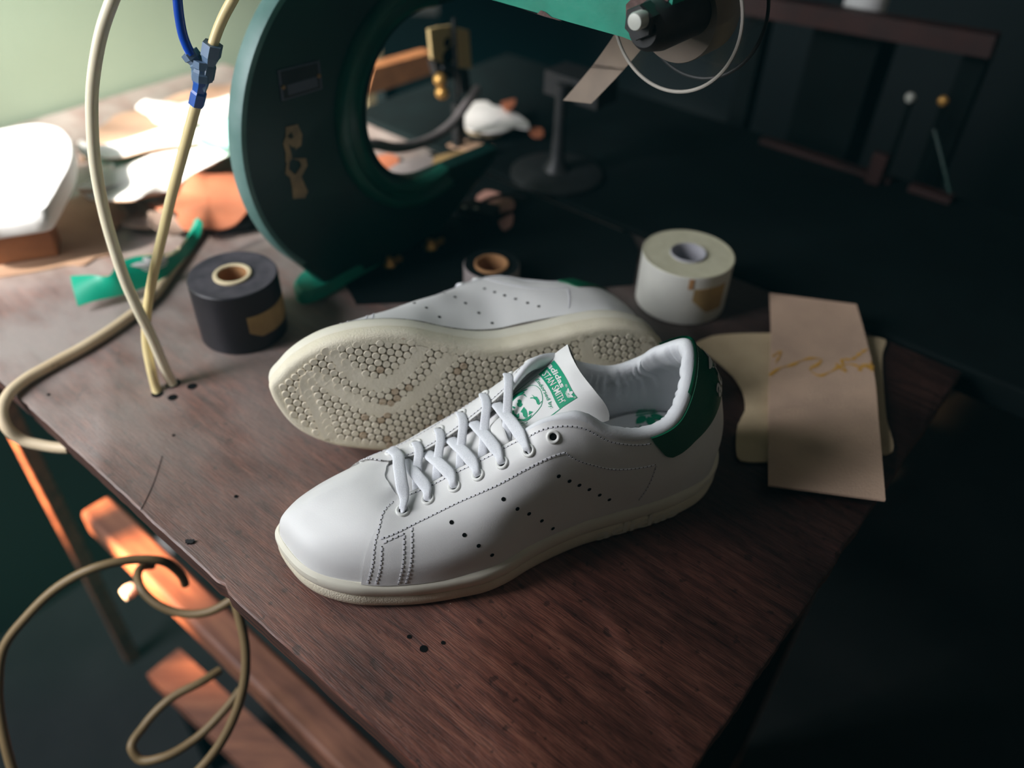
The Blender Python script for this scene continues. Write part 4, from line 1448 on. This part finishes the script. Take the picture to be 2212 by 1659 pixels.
b0 = at(131, 559, 0)
H = solve_h((94, 472), b0)
b1 = at(0, 578, 0)
dx = (b1 - b0) / np.linalg.norm(b1 - b0)
bk = at(142, 547, 0)
dy = np.cross(dx, EZ)
dy = dy if dy @ (bk - b0) > 0 else -dy
Lx, Ly = .16, .030
mb = MB()
mb.box(b0 + dx * Lx / 2 + dy * Ly / 2 + EZ * (H / 2 + .0022), dx * Lx / 2, dy * Ly / 2, EZ * H / 2)
o = mb.build('wood_block', M['lastwood'])
md = o.modifiers.new('b', 'BEVEL')
md.width = .002
md.segments = 2
tag(o, 'orange-brown wooden block at the left edge, in front of the white rounded foam', 'block')

fz = H + .0255
Ft = np.array([at(x, y, fz) for x, y in [(-110, 300), (-40, 283), (20, 270), (75, 262), (120, 268), (148, 288), (158, 322), (151, 356), (132, 392), (112, 428), (92, 452), (60, 458), (-20, 470), (-120, 490)]])
Fr = spline(np.r_[Ft, Ft[:1]], 81)[:-1]
cen = Fr.mean(0)
rows = []
for k, z in ((.02, .0015), (.5, .001), (.9, .0), (.97, -.0015), (1.0, -.006), (.995, -.012), (.97, -.019), (.955, -.0215), (.93, -.0225), (.4, -.0225), (.02, -.0225)):
    r = cen + (Fr - cen) * k
    r[:, 2] = fz + z
    rows.append(r)
mb = MB()
mb.grid(np.stack(rows, 1), closed_u=True)
tag(mb.build('foam_block', M['insole'], angle=40), 'white rounded foam block standing behind the wooden block at the left edge', 'foam')

sheet('leather_offcut', [(-60, 560), (60, 470), (150, 430), (215, 405), (262, 425), (272, 458), (262, 480), (243, 500), (250, 530), (243, 547), (205, 556), (180, 572), (150, 570), (100, 580), (-40, 598)], .0022, M['tan_offcut'],
      'broad tan leather sheet lying flat under the wooden block', 'leather offcut', .0016, wave=.0004, seed=6)
SH = [
    ('leather_offcut', [(170, 345), (205, 275), (260, 245), (330, 222), (420, 196), (520, 170), (540, 300), (430, 335), (300, 345)], .011, M['tan_offcut'], 'wide peach-tan sheet at the back of the bench, lowest of the pile', 'leather offcut'),
    ('leather_offcut', [(165, 405), (190, 384), (250, 362), (335, 328), (430, 292), (490, 282), (503, 312), (480, 338), (420, 374), (345, 420), (290, 438), (235, 436), (185, 424)], .030, M['white_offcut'], 'large white leather offcut crossing the pile of scraps', 'leather offcut'),
    ('leather_offcut', [(163, 318), (178, 309), (232, 345), (246, 362), (222, 372), (196, 350)], .024, M['white_offcut'], 'small white strip poking out of the pile toward the foam block', 'leather offcut'),
    ('leather_offcut', [(196, 352), (250, 330), (305, 335), (300, 352), (255, 372), (205, 378)], .020, M['mint'], 'pale mint offcut under the white pieces at the left of the pile', 'leather offcut'),
    ('leather_offcut', [(205, 312), (300, 292), (400, 275), (470, 262), (478, 288), (410, 305), (320, 328), (215, 340)], .034, M['white_offcut'], 'white offcut lying across the back of the pile under the hoses', 'leather offcut'),
    ('leather_offcut', [(438, 274), (470, 258), (540, 246), (545, 300), (500, 318), (452, 318)], .040, M['mint'], 'mint offcut beside the green machine, on top of the pile', 'leather offcut'),
    ('leather_offcut', [(292, 226), (312, 211), (332, 216), (352, 236), (430, 214), (540, 200), (540, 244), (430, 258), (345, 264), (316, 246)], .030, M['white_offcut'], 'curled white offcut at the back of the bench near the wall', 'leather offcut'),
    ('leather_offcut', [(428, 352), (470, 326), (540, 304), (545, 325), (480, 346), (440, 360)], .022, M['greencut'], 'emerald offcut peeking out beside the machine below the white pieces', 'leather offcut'),
    ('leather_offcut', [(355, 402), (410, 376), (470, 352), (545, 330), (548, 352), (480, 372), (420, 396), (370, 418)], .016, M['tan_offcut'], 'tan offcut strip between the white pieces and the orange leather', 'leather offcut'),
    ('leather_offcut', [(318, 434), (352, 418), (382, 400), (420, 380), (470, 372), (540, 378), (545, 440), (512, 482), (470, 494), (430, 488), (405, 496), (370, 470), (340, 452)], .020, M['orange_offcut'], 'orange leather offcut in front of the white pile, crossed by the beige cable', 'leather offcut'),
    ('leather_offcut', [(240, 424), (275, 418), (318, 446), (334, 480), (330, 497), (292, 494), (262, 484), (268, 456)], .010, M['brown_offcut'], 'grey-brown offcut with pale edges between the tan sheet and orange leather', 'leather offcut'),
    ('leather_offcut', [(282, 420), (330, 432), (378, 470), (402, 498), (372, 506), (336, 492), (318, 458)], .014, M['brown_offcut'], 'dark curved offcut tucked under the orange leather', 'leather offcut'),
]
for i, (nm, px, z, m, lb, ct) in enumerate(SH):
    sheet(nm, px, [z + .006 * math.sin(k * 1.9 + i) for k in range(len(px))], m, lb, ct, .0018, 'leather offcuts in the pile', wave=.004, seed=20 + i, back=M['tan_offcut'] if i in (1, 4) else None)
mb = MB()
mb.tube([at(x, y, z) for x, y, z in ((492, 448, .006), (505, 430, .010), (526, 424, .010), (545, 436, .008), (552, 462, .006), (538, 486, .005), (505, 492, .005), (470, 494, .005))], .003, seg=10, n=60, up=(0, 0, 1), flat=(.0022, .0055))
tag(mb.build('leather_strap', M['blackmetal']), 'black leather strap curled beside the machine on the orange offcut', 'strap')

# green heel-tab offcut with a white printed flower mark
te = spline(np.array([at(x, y, z) for x, y, z in ((152, 596, .020), (196, 594, .024), (238, 594, .026), (252, 572, .030), (285, 556, .031), (330, 551, .031), (370, 548, .030), (396, 527, .030), (414, 490, .036), (420, 478, .040))]), 60)
be = spline(np.array([at(x, y, z) for x, y, z in ((168, 662, .008), (205, 650, .009), (252, 640, .008), (280, 632, .008), (315, 620, .008), (348, 606, .008), (384, 574, .010), (412, 544, .014), (432, 508, .030), (438, 482, .040))]), 60)
G = np.array([[a + (b - a) * f + EZ * .004 * math.sin(math.pi * f) for f in np.linspace(0, 1, 12)] for a, b in zip(te, be)])
mb = MB()
nrm = np.cross(np.gradient(G, axis=0), np.gradient(G, axis=1))
nrm /= np.linalg.norm(nrm, axis=2, keepdims=True) + 1e-9
nrm *= np.sign((nrm * (CAM_O - G)).sum(-1, keepdims=True))
mb.slab(G, -nrm * .0016, 0, 1, 1)
gs = tag(mb.build('heel_tab_offcut', [M['greencut'], M['suede2']], angle=60), 'curled emerald leather strip with a white flower mark, behind the crossing hoses', 'leather offcut')
mb = MB()
def gs_pt(i, j):
    i, j = np.clip(i, 0, 58.9), np.clip(j, 0, 10.9)
    a, b = int(i), int(j)
    fi, fj = i - a, j - b
    p = (G[a, b] * (1 - fi) + G[a + 1, b] * fi) * (1 - fj) + (G[a, b + 1] * (1 - fi) + G[a + 1, b + 1] * fi) * fj
    return p + nrm[a, b] * .0012
for pl in trefoil():
    mb.add([gs_pt(31 + p[0] * 9, 6.2 - p[1] * 4.8) for p in pl], [list(range(len(pl)))])
mb.build('flower_print', M['white_print'], gs, smooth=False)

# crumb and flecks on the bench
mb = MB()
for k in range(5):
    w = at(404 + k * 3.2, 1169 + (k % 2) * 3, .0008)
    mb.box(w, (.0009, .0004, 0), (-.0003, .0007, .0002), (0, 0, .0007))
tag(mb.build('crumb', M['blackmetal']), 'tiny dark crumb of debris on the bench left of the sneaker toe', 'crumb')

# ------------------------------------------------------------------ the green machine
PA = -.490
mach = thing('press_machine', 'dark green cast-iron machine with a big round opening, standing behind the sneakers', 'machine', ew(PA, .435, 0), axes=(E1, E2, EZ))
oc = np.array([0, 0, .131])           # local: x along E1, y along E2 from the body centre
hc = np.array([0, .049, .134])
RO, RH, TH = .140, .070, .018
n = 60
# C-shaped casting: round back, throat open to the far right
ta = np.linspace(math.radians(62), math.radians(222), n)
outer = [(RO * math.cos(t), .131 + RO * math.sin(t)) for t in ta]
outer += [(-.091, .020), (-.082, .006), (-.070, .0), (.050, .0), (.075, .012), (.105, .030), (.135, .046), (.137, .060)]
inner_ = [(hc[1] + RH * math.cos(t), hc[2] + RH * math.sin(t)) for t in np.linspace(math.radians(270), math.radians(90), n)]
top_ = [(.27, .204), (.27, .255)]
poly2 = outer + inner_ + top_
mb = MB()
pol = np.array(poly2)
m_ = len(pol)
tn = np.roll(pol, -1, 0) - np.roll(pol, 1, 0)
tn /= np.linalg.norm(tn, axis=1, keepdims=True)
nn2 = np.c_[tn[:, 1], -tn[:, 0]]
if nn2[n // 2] @ pol[n // 2] > 0:
    nn2 = -nn2                        # now points into the metal
ringx = lambda off, x: np.c_[np.full(m_, x), pol + nn2 * off]
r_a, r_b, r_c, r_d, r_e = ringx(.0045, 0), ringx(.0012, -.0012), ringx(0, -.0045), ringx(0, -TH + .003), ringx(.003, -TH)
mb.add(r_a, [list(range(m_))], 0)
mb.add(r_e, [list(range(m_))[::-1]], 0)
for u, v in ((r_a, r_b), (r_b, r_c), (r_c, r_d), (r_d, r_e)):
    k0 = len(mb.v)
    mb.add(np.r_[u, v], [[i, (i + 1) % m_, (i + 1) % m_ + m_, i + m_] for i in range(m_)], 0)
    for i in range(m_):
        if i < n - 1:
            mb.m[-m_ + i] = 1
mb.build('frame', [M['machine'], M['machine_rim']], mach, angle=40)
# moulded flange round the back of the throat
mb = MB()
prof = [(.095, -.001), (.0945, .003), (.091, .0075), (.087, .008), (.0845, .004), (.082, .002), (.0795, .003), (.077, .0065), (.0735, .006), (.0705, .001), (.0702, -.004)]
G = np.array([[(h, .040 + r * math.cos(t), .136 + r * math.sin(t)) for r, h in prof] for t in np.linspace(math.radians(78), math.radians(288), 80)])
mb.grid(G)
mb.build('flange', M['flange'], mach, angle=50)
mb = MB()                                # foot plate, its rounded left end showing past the casting
fp = [(-.086 + .022 * math.cos(t), .022 * math.sin(t)) for t in np.linspace(math.radians(270), math.radians(90), 24)]
fp = [(y, (x if x < 0 else x * .35) - .006) for y, x in fp] + [(.060, -.004), (.060, -.028)]
lo = [(x, y, 0) for y, x in fp]
kc = np.array([-.006, -.02, 0])
up1 = [(x, y, .0095) for y, x in fp]
up2 = [tuple(np.array([x, y, .0125]) + (kc - np.array([x, y, 0])) * .04) for y, x in fp]
m2 = len(fp)
mb.add(lo + up1, [[i, (i + 1) % m2, (i + 1) % m2 + m2, i + m2] for i in range(m2)])
mb.add(up1 + up2, [[i, (i + 1) % m2, (i + 1) % m2 + m2, i + m2] for i in range(m2)])
mb.add(up2, [list(range(m2))])
mb.build('base', M['arm'], mach, angle=40)
L_ = lambda w: np.array([(w - ew(PA, .435, 0)) @ E1, (w - ew(PA, .435, 0)) @ E2, w[2]])
npx = [L_(on_e1(x, y, PA + .0012)) for x, y in ((600, 153), (690, 131), (697, 192), (609, 219))]
mb = MB()
mb.prism(npx, (-.0012, 0, 0), 0)
c = sum(npx) / 4
fr = [c + (p - c) * .88 + np.array([.0004, 0, 0]) for p in npx]
mb.prism(fr, (-.0005, 0, 0), 1)
np_ = mb.build('nameplate', [M['nameplate'], M['blackmetal']], mach, smooth=False)
np_['label'] = 'small grey-rimmed black nameplate'
mb = MB()
q = lambda u, v: (npx[0] * (1 - u) + npx[1] * u) * (1 - v) + (npx[3] * (1 - u) + npx[2] * u) * v + np.array([.0007, 0, 0])
mb.prism([q(.16, .52), q(.88, .50), q(.88, .86), q(.16, .86)], (-.0003, 0, 0))
mb.build('name_strip', M['nameplate'], np_, smooth=False)
for u, v in ((.06, .55), (.93, .50)):
    mb = MB()
    mb.lathe([(.0, .0012), (.0012, .0010), (.0016, 0)], q(u, v), (1, 0, 0), 12, closed=False)
    mb.build('screw', M['core'], np_)
r2 = lambda x, y, l=.0008: L_(on_e1(480 + x / 2.514, y / 2.514, PA + l))
mb = MB()
for pl in ([(345, 690), (410, 675), (435, 730), (430, 790), (395, 815), (400, 800), (380, 800), (360, 780), (375, 830), (380, 860), (360, 890), (345, 880), (345, 830), (330, 780), (345, 740)],
           [(380, 860), (455, 860), (462, 900), (430, 960), (465, 1040), (450, 1075), (385, 1080), (378, 1010), (368, 965), (342, 945), (350, 885), (365, 880), (362, 920), (395, 950), (430, 900), (420, 875)],
           [(355, 740), (375, 715), (390, 745), (370, 760)]):
    mb.add([r2(*p) for p in pl], [list(range(len(pl)))], 0 if len(pl) > 5 else 1)
bp = mb.build('bare_patch', [M['chip'], M['machine']], mach, smooth=False)
bp['label'] = 'tan patch where the green paint has peeled off'

shade_pts = [L_(at(x, y, .0012)) for x, y in ((770, 656), (900, 652), (1050, 640), (1368, 614), (1380, 540))]  # dark sheet added to stand for the machine's shadow on the bench
shade_pts += [np.array([shade_pts[-1][0] - .02, .177, .0012]), np.array([-.13, .177, .0012]), np.array([-.13, .0, .0012]), np.array([-.03, -.05, .0012])]
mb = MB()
mb.prism(shade_pts, (0, 0, -.0010))
mb.build('shade_sheet', M['dark'], mach, smooth=False)
# overarm carrying the tape reel
AB = .400
arm_pts = [on_e2(x, y, AB) for x, y in ((1060, -2), (1120, 16), (1230, 48), (1345, 80), (1375, 92), (1400, 104), (1424, 106), (1440, 92))]
up_ = EZ * .050
poly = [L_(p) for p in arm_pts]
poly[0] = poly[0] + np.array([-.16, 0, .0])
topl = [np.array([p[0], p[1], max(poly[3][2] + .058, p[2] + .02)]) for p in (poly[-1], poly[3], poly[0])]
mb = MB()
mb.prism(poly + topl, (0, .028, 0))
arm = mb.build('overarm', M['arm'], mach, smooth=False)
e2p = lambda x, y, d=-.0006: L_(on_e2(x, y, AB + d))
for pl in ([(1128, 20), (1160, 30), (1168, 22), (1178, 26), (1190, 36), (1206, 42), (1214, 46), (1180, 37)],
           [(1352, 34), (1352, 10), (1366, -5), (1446, -5), (1440, 8), (1420, 12), (1400, 14), (1380, 16), (1366, 26), (1360, 44)], [(1380, 84), (1396, 80), (1412, 96), (1402, 102)]):
    mb = MB()
    mb.add([e2p(*p) for p in pl], [list(range(len(pl)))])
    mb.build('rust_patch', M['rust'], arm, smooth=False)
bc = L_(on_e2(1398, 52, AB))
mb = MB()
mb.lathe([(.0, -.014), (.0085, -.014), (.0115, -.010), (.0135, .0), (.0135, .038), (.0, .038)], bc + np.array([.006, 0, .001]), (0, 1, 0), 40, closed=False)
mb.build('bearing', M['blackmetal'], mach, angle=40)
mb = MB()
nc = L_(on_e2(1377, 50, AB - .018))
mb.lathe([(.0, 0), (.0085, 0), (.0092, .0015), (.0092, .010), (.0, .010)], nc, (0, 1, 0), 6, closed=False)
nut = mb.build('nut', M['blackmetal'], mach, angle=20)
mb = MB()
bc2 = L_(on_e2(1372, 47, AB - .024))
mb.lathe([(.0, -.0012), (.0040, -.0008), (.0046, .0004), (.0046, .012), (.0, .012)], bc2, (0, 1, 0), 24, closed=False)
mb.build('bolt', M['steel'], nut, angle=40)
mb = MB()
rcl = L_(on_e2(1457, 36, .432))
mb.lathe([(.0, -.010), (.006, -.010), (.006, .040), (.0, .040)], rcl, (0, 1, 0), 20, closed=False)
mb.build('axle', M['blackmetal'], mach)

RB = .432
rc = on_e2(1457, 36, RB)
rr = np.linalg.norm(on_e2(1455, 203, RB) - rc)
reel = thing('tape_reel', 'tape reel with clear plastic discs hanging from the green overarm at the top', 'reel', rc, axes=(E1, E2, EZ))
for y, nm in ((0, 'disc'), (.030, 'disc')):
    mb = MB()
    mb.lathe([(.008, 0), (rr - .001, 0), (rr - .001, .0010), (.008, .0010)], (0, y, 0), (0, 1, 0), 72)
    dd = mb.build(nm, M['glass'], reel, angle=40)
    mb = MB()
    mb.lathe([(rr - .0013 + .0011 * math.cos(a), .0005 + .0009 * math.sin(a)) for a in np.linspace(0, 2 * math.pi, 9)[:-1]], (0, y, 0), (0, 1, 0), 96)
    mb.build('rim', M['plate'] if y else M['greytape'], dd)
mb = MB()
mb.lathe([(.010, .002), (.0255, .002), (.026, .003), (.026, .028), (.0255, .029), (.010, .029)], (0, 0, 0), (0, 1, 0), 64)
mb.build('tape', M['rolltape'], reel, angle=40)
mb = MB()
mb.lathe([(.0, -.004), (.010, -.004), (.0115, 0), (.0115, .032), (.0, .032)], (0, 0, 0), (0, 1, 0), 32, closed=False)
mb.build('hub', M['blackmetal'], reel, angle=40)
L2 = lambda v: np.array([v @ E1, v @ E2, v[2]])
tq = [L2(on_e2(x, y, RB + .016) - rc) for x, y in ((1330, 70), (1412, 72), (1276, 224), (1216, 217))]
mb = MB()
G = np.array([[(tq[0] * (1 - u) + tq[1] * u) * (1 - f) + (tq[3] * (1 - u) + tq[2] * u) * f + np.array([0, .004 * math.sin(math.pi * f), 0]) for u in (0, .5, 1)] for f in np.linspace(0, 1, 16)])
mb.slab(G, np.array([.0006, 0, .0004]))
mb.build('tape_tail', M['rolltape'], reel)

# stand on the far side that the tape runs down to
sb = at(1202, 372, 0)
st = thing('tape_stand', 'dark stand with a round metal foot below the tape reel, beyond the machine', 'stand', np.r_[sb[:2], -.0038])
mb = MB()
mb.lathe([(.0, 0), (.050, 0), (.050, .004), (.046, .006), (.016, .008), (.0, .008)], (0, 0, 0), EZ, 48, closed=False)
mb.build('foot', M['plate'], st, angle=40)
mb = MB()
mb.lathe([(.015, .008), (.008, .020), (.006, .05), (.006, .10), (.0, .10)], (0, 0, 0), EZ, 24, closed=False)
mb.build('stem', M['blackmetal'], st)
mb = MB()
mb.box((.020, .02, .092), E1 * .034, E2 * .018, EZ * .012)
mb.build('guide_block', M['blackmetal'], st)

# things on and beyond the bench behind the machine
def pile(name, px, z, m, label, cat, seed, group=None, wave=.003, thick=.002):
    return sheet(name, px, z, m, label, cat, thick, group, wave=wave, seed=seed)


gr = 'scraps seen through the machine opening'
pile('paper_scrap', [(1008, 238), (1028, 216), (1052, 218), (1064, 230), (1085, 236), (1142, 262), (1143, 272), (1112, 270), (1090, 286), (1052, 290), (1012, 278)], .012, M['white_offcut'], 'white paper scrap seen through the machine opening, uppermost of the heap', 'scrap', 41, gr)
pile('paper_scrap', [(1004, 262), (1050, 255), (1092, 268), (1082, 284), (1050, 292), (1014, 286)], .006, M['suede2'], 'cream scrap under the white one in the machine opening', 'scrap', 42, gr)
pile('leather_scrap', [(1082, 222), (1112, 215), (1110, 232), (1096, 240)], .020, M['orange_offcut'], 'small orange scrap on the heap seen through the machine opening', 'scrap', 43, gr)
pile('leather_scrap', [(1142, 276), (1170, 280), (1172, 294), (1154, 292)], .004, M['orange_offcut'], 'orange scrap just right of the heap behind the machine', 'scrap', 44, gr)
pile('leather_scrap', [(814, 338), (840, 336), (862, 344), (848, 366), (834, 366)], .003, M['orange_offcut'], 'orange scrap at the lower left of the machine opening', 'scrap', 45, gr)
pile('cloth', [(832, 372), (872, 352), (930, 330), (945, 335), (938, 362), (932, 386), (890, 402), (850, 396)], .003, M['greybrown'], 'grey cloth lying on the bench inside the machine opening', 'cloth', 46, None)
pile('leather_scrap', [(938, 340), (1000, 326), (1060, 320), (1020, 340), (960, 352), (935, 366)], .005, M['label'], 'olive strip beside the grey cloth in the machine opening', 'scrap', 47, gr)
pile('leather_scrap', [(966, 312), (1004, 296), (1040, 312), (1068, 322), (1024, 326)], .004, M['tan_offcut'], 'tan pointed scrap below the white heap in the machine opening', 'scrap', 48, gr)
pile('card', [(1030, 420), (1048, 411), (1112, 436), (1108, 452), (1072, 462), (1028, 438)], .004, M['pink'], 'dusty pink card lying on the dark bench right of the machine base', 'card', 49)
pile('card', [(1076, 478), (1108, 466), (1104, 488), (1090, 496)], .003, M['pink'], 'small pink card scrap below the larger pink card', 'card', 50)
mb = MB()
w = at(1030, 468, 0)
mb.box(w + EZ * .006, E1 * .020 + E2 * .006, E2 * .010 - E1 * .004, EZ * .006)
mb.tube([w + EZ * .010, w + E2 * .02 + EZ * .012, w + E2 * .05 + E1 * .02 + EZ * .008], .0022)
ck = tag(mb.build('clamp', M['blackmetal']), 'black metal clamp lying beside the pink card', 'clamp')
for px, py in ((1003, 448), (1028, 450)):
    mb = MB()
    mb.lathe([(.0, .0016), (.0018, .001), (.0022, 0)], at(px, py, .012), EZ, 14, closed=False)
    mb.build('screw', M['steel'], ck)
for px, py, s, lb in ((930, 539, 1.0, 'small brass fitting on the bench under the machine, nearer the tape roll'), (842, 577, .85, 'small brass fitting by the foot of the machine')):
    mb = MB()
    w = at(px, py, 0)
    mb.lathe([(.0, 0), (.006 * s, 0), (.0065 * s, .003), (.004 * s, .006), (.0035 * s, .010), (.0, .011)], np.r_[w[:2], .0], EZ, 20, closed=False)
    mb.box(np.r_[w[:2], .003] + E2 * .010 * s, E2 * .007 * s, E1 * .002, EZ * .0025)
    tag(mb.build('brass_fitting', M['brass']), lb, 'fitting')

# yellow guard with rods and brass balls behind the opening
GA = -.60
g1 = lambda x, y, d=0.0: on_e1(x, y, GA + d)
gd = thing('guard_plate', 'yellow painted guard plate with dark holes, seen through the machine opening', 'guard', g1(985, 220))
g0 = g1(985, 220)
mb = MB()
mb.prism([g1(928, 64) - g0, g1(950, 58) - g0, g1(976, 55) - g0, g1(986, 134) - g0, g1(962, 138) - g0, g1(934, 128) - g0], E1 * -.004)
mb.prism([g1(986, 60) - g0, g1(1013, 66) - g0, g1(1019, 149) - g0, g1(990, 146) - g0], E1 * -.004)
mb.build('plate', M['yellow'], gd, smooth=False)
mb = MB()
for x, y, r in ((966, 92, .005), (968, 122, .008), (975, 106, .0035)):
    mb.disc(g1(x, y, .0006) - g0, E1, r, 16)
mb.build('hole', M['hole'], gd, smooth=False)
mb = MB()
mb.tube([g1(980, 40, .004) - g0, g1(988, 215, .004) - g0], .0022)
mb.tube([g1(955, 146, .004) - g0, g1(985, 150, .004) - g0], .0018)
mb.build('rod', M['blackmetal'], gd)
mb = MB()
mb.prism([g1(938, 134) - g0, g1(982, 140) - g0, g1(984, 172) - g0, g1(948, 168) - g0], E1 * -.010)
mb.prism([g1(990, 148) - g0, g1(1012, 152) - g0, g1(1018, 196) - g0, g1(996, 204) - g0], E1 * -.006)
mb.build('bracket', M['plate'], gd, smooth=False)
for x, y in ((951, 172), (955, 200)):
    mb = MB()
    mb.lathe([(max(.0001, .0072 * math.sin(a)), -.0072 * math.cos(a)) for a in np.linspace(0, math.pi, 13)], g1(x, y, .006) - g0, EZ, 24, closed=False)
    mb.build('ball', M['brass'], gd)
mb = MB()
pt = g1(998, 225) - g0
mb.box(np.array([pt[0], pt[1], (-g0[2] + pt[2]) / 2]) + E1 * -.006, E1 * .004, E2 * .006, EZ * (pt[2] + g0[2]) / 2)
mb.build('post', M['blackmetal'], gd)
mb = MB()
mb.tube([on_e1(x, y, a) for x, y, a in ((790, 312, -.555), (810, 312, -.555), (850, 319, -.56), (900, 312, -.565), (945, 292, -.57), (985, 258, -.575), (1004, 230, -.58), (1020, 208, -.585), (1030, 192, -.59))], .0050, seg=14, n=90)
tag(mb.build('cable', M['greybrown']), 'thick grey cable curving across the machine opening', 'cable')
mb = MB()
bq = [on_e1(x, y, -.80) for x, y in ((790, 208), (806, 148), (935, 112), (938, 158))]
mb.prism(bq, E1 * -.02)
bd = tag(mb.build('wooden_board', M['lastwood'], smooth=False), 'brown wooden board far behind, seen through the machine opening', 'board')
mb = MB()
mb.box(np.r_[((bq[0] + bq[2]) / 2)[:2], FLOOR_Z / 2 + bq[0][2] / 2] - E1 * .03, E1 * .01, E2 * .01, EZ * (bq[0][2] - FLOOR_Z) / 2)
mb.build('prop', M['dark'], bd)

# ------------------------------------------------------------------ the dark bench behind
bb = thing('side_bench', 'dark bench beyond the workbench with dull red rails along its back', 'table', (0, 0, 0), axes=(E1, E2, EZ))
local_box('bench_top', -.78, .55, .630, .930, -.030, -.004, M['dark'], bb, .003)
for a in (-.74, .50):
    for b in (.66, .90):
        local_box('leg', a - .02, a + .02, b - .02, b + .02, FLOOR_Z, -.030, M['dark'], bb)
r0, r1 = on_e2(1640, 315, .905), on_e2(2052, 442, .905)
mid_z = (r0[2] + r1[2]) / 2
local_box('rail', r0 @ E1, r1 @ E1 - .065, .900, .915, -.004, mid_z + .008, M['rail'], bb, .001)
local_box('rail', r1 @ E1 - .045, r1 @ E1, .900, .915, -.004, mid_z + .010, M['rail'], bb, .001)
w = on_e2(1888, 385, .895)
local_box('upright', w @ E1 - .008, w @ E1 + .008, .890, .900, -.004, .030, M['rail'], bb, .001)
mb = MB()
p, q_ = on_e2(1600, 4, .985), on_e2(2150, 98, .985)
dd_ = (q_ - p) / np.linalg.norm(q_ - p)
mb.box((p + q_) / 2, dd_ * np.linalg.norm(q_ - p) / 2, E2 * .010, np.cross(dd_, E2) * .011)
rb = tag(mb.build('wooden_bar', M['rail']), 'dull red wooden bar running across the dark background at the top right', 'bar')
mb = MB()
for f in (.06, .94):
    c = p + (q_ - p) * f
    mb.box(np.r_[c[:2], (c[2] - .012 + FLOOR_Z) / 2] + E2 * .03, E1 * .012, E2 * .012, EZ * (c[2] + .012 - FLOOR_Z) / 2)
mb.build('post', M['dark'], rb)
for x, y, lb in ((1969, 209, 'small pale knob glinting in the dark background, left of the other'), (2040, 216, 'dull brass knob in the dark background at the far right')):
    mb = MB()
    w = on_e2(x, y, .925)
    mb.lathe([(.0, 0), (.004, .001), (.0055, .004), (.004, .008), (.0, .009)], w, -E2, 18, closed=False)
    kb = tag(mb.build('knob', M['brass'] if x > 2000 else M['steel']), lb, 'knob')
    mb = MB()
    mb.tube([np.r_[w[:2], -.004] + E2 * .003, w + E2 * .003], .003)
    mb.build('stalk', M['dark'], kb)
mb = MB()
mb.tube([on_e2(2018, 280, .905), on_e2(2034, 340, .895), on_e2(2052, 418, .885)], .0020)
tag(mb.build('wire', M['machine']), 'thin teal wire slanting down in the dark background at the right', 'wire')
w = on_e2(1868, 14, 1.05)
mb = MB()
mb.lathe([(.0, 0), (.022, 0), (.024, .01), (.024, .05), (.012, .062), (.0, .063)], w - EZ * .015, EZ, 32, closed=False)
jar = tag(mb.build('jar', M['insole']), 'pale jar blurred in the dark above the red bar at the top right', 'jar')
mb = MB()
mb.box(np.r_[w[:2], (w[2] - .015 + FLOOR_Z) / 2], E1 * .04, E2 * .035, EZ * (w[2] - .015 - FLOOR_Z) / 2)
tag(mb.build('cabinet', M['dark']), 'dark cabinet carrying the pale jar in the background', 'cabinet')

# ------------------------------------------------------------------ teal haze added to lift the blacks
hz_m = bpy.data.materials.new('lift_haze_volume')
hz_m.use_nodes = True
nt = hz_m.node_tree
nt.nodes.remove(nt.nodes['Principled BSDF'])
vs = nt.nodes.new('ShaderNodeVolumeScatter')
vs.inputs['Color'].default_value = (0.15, 0.85, 1.0, 1)
vs.inputs['Density'].default_value = 0.019
vs.inputs['Anisotropy'].default_value = 0.0
nt.links.new(vs.outputs[0], nt.nodes['Material Output'].inputs['Volume'])
mb = MB()
mb.box((0.2, .8, .2), (3.7, 0, 0), (0, 3.7, 0), (0, 0, 1.3))
hz_o = tag(mb.build('lift_haze', hz_m, smooth=False), 'faint teal haze added to lift the blacks of the dim workshop', 'haze', kind='stuff')
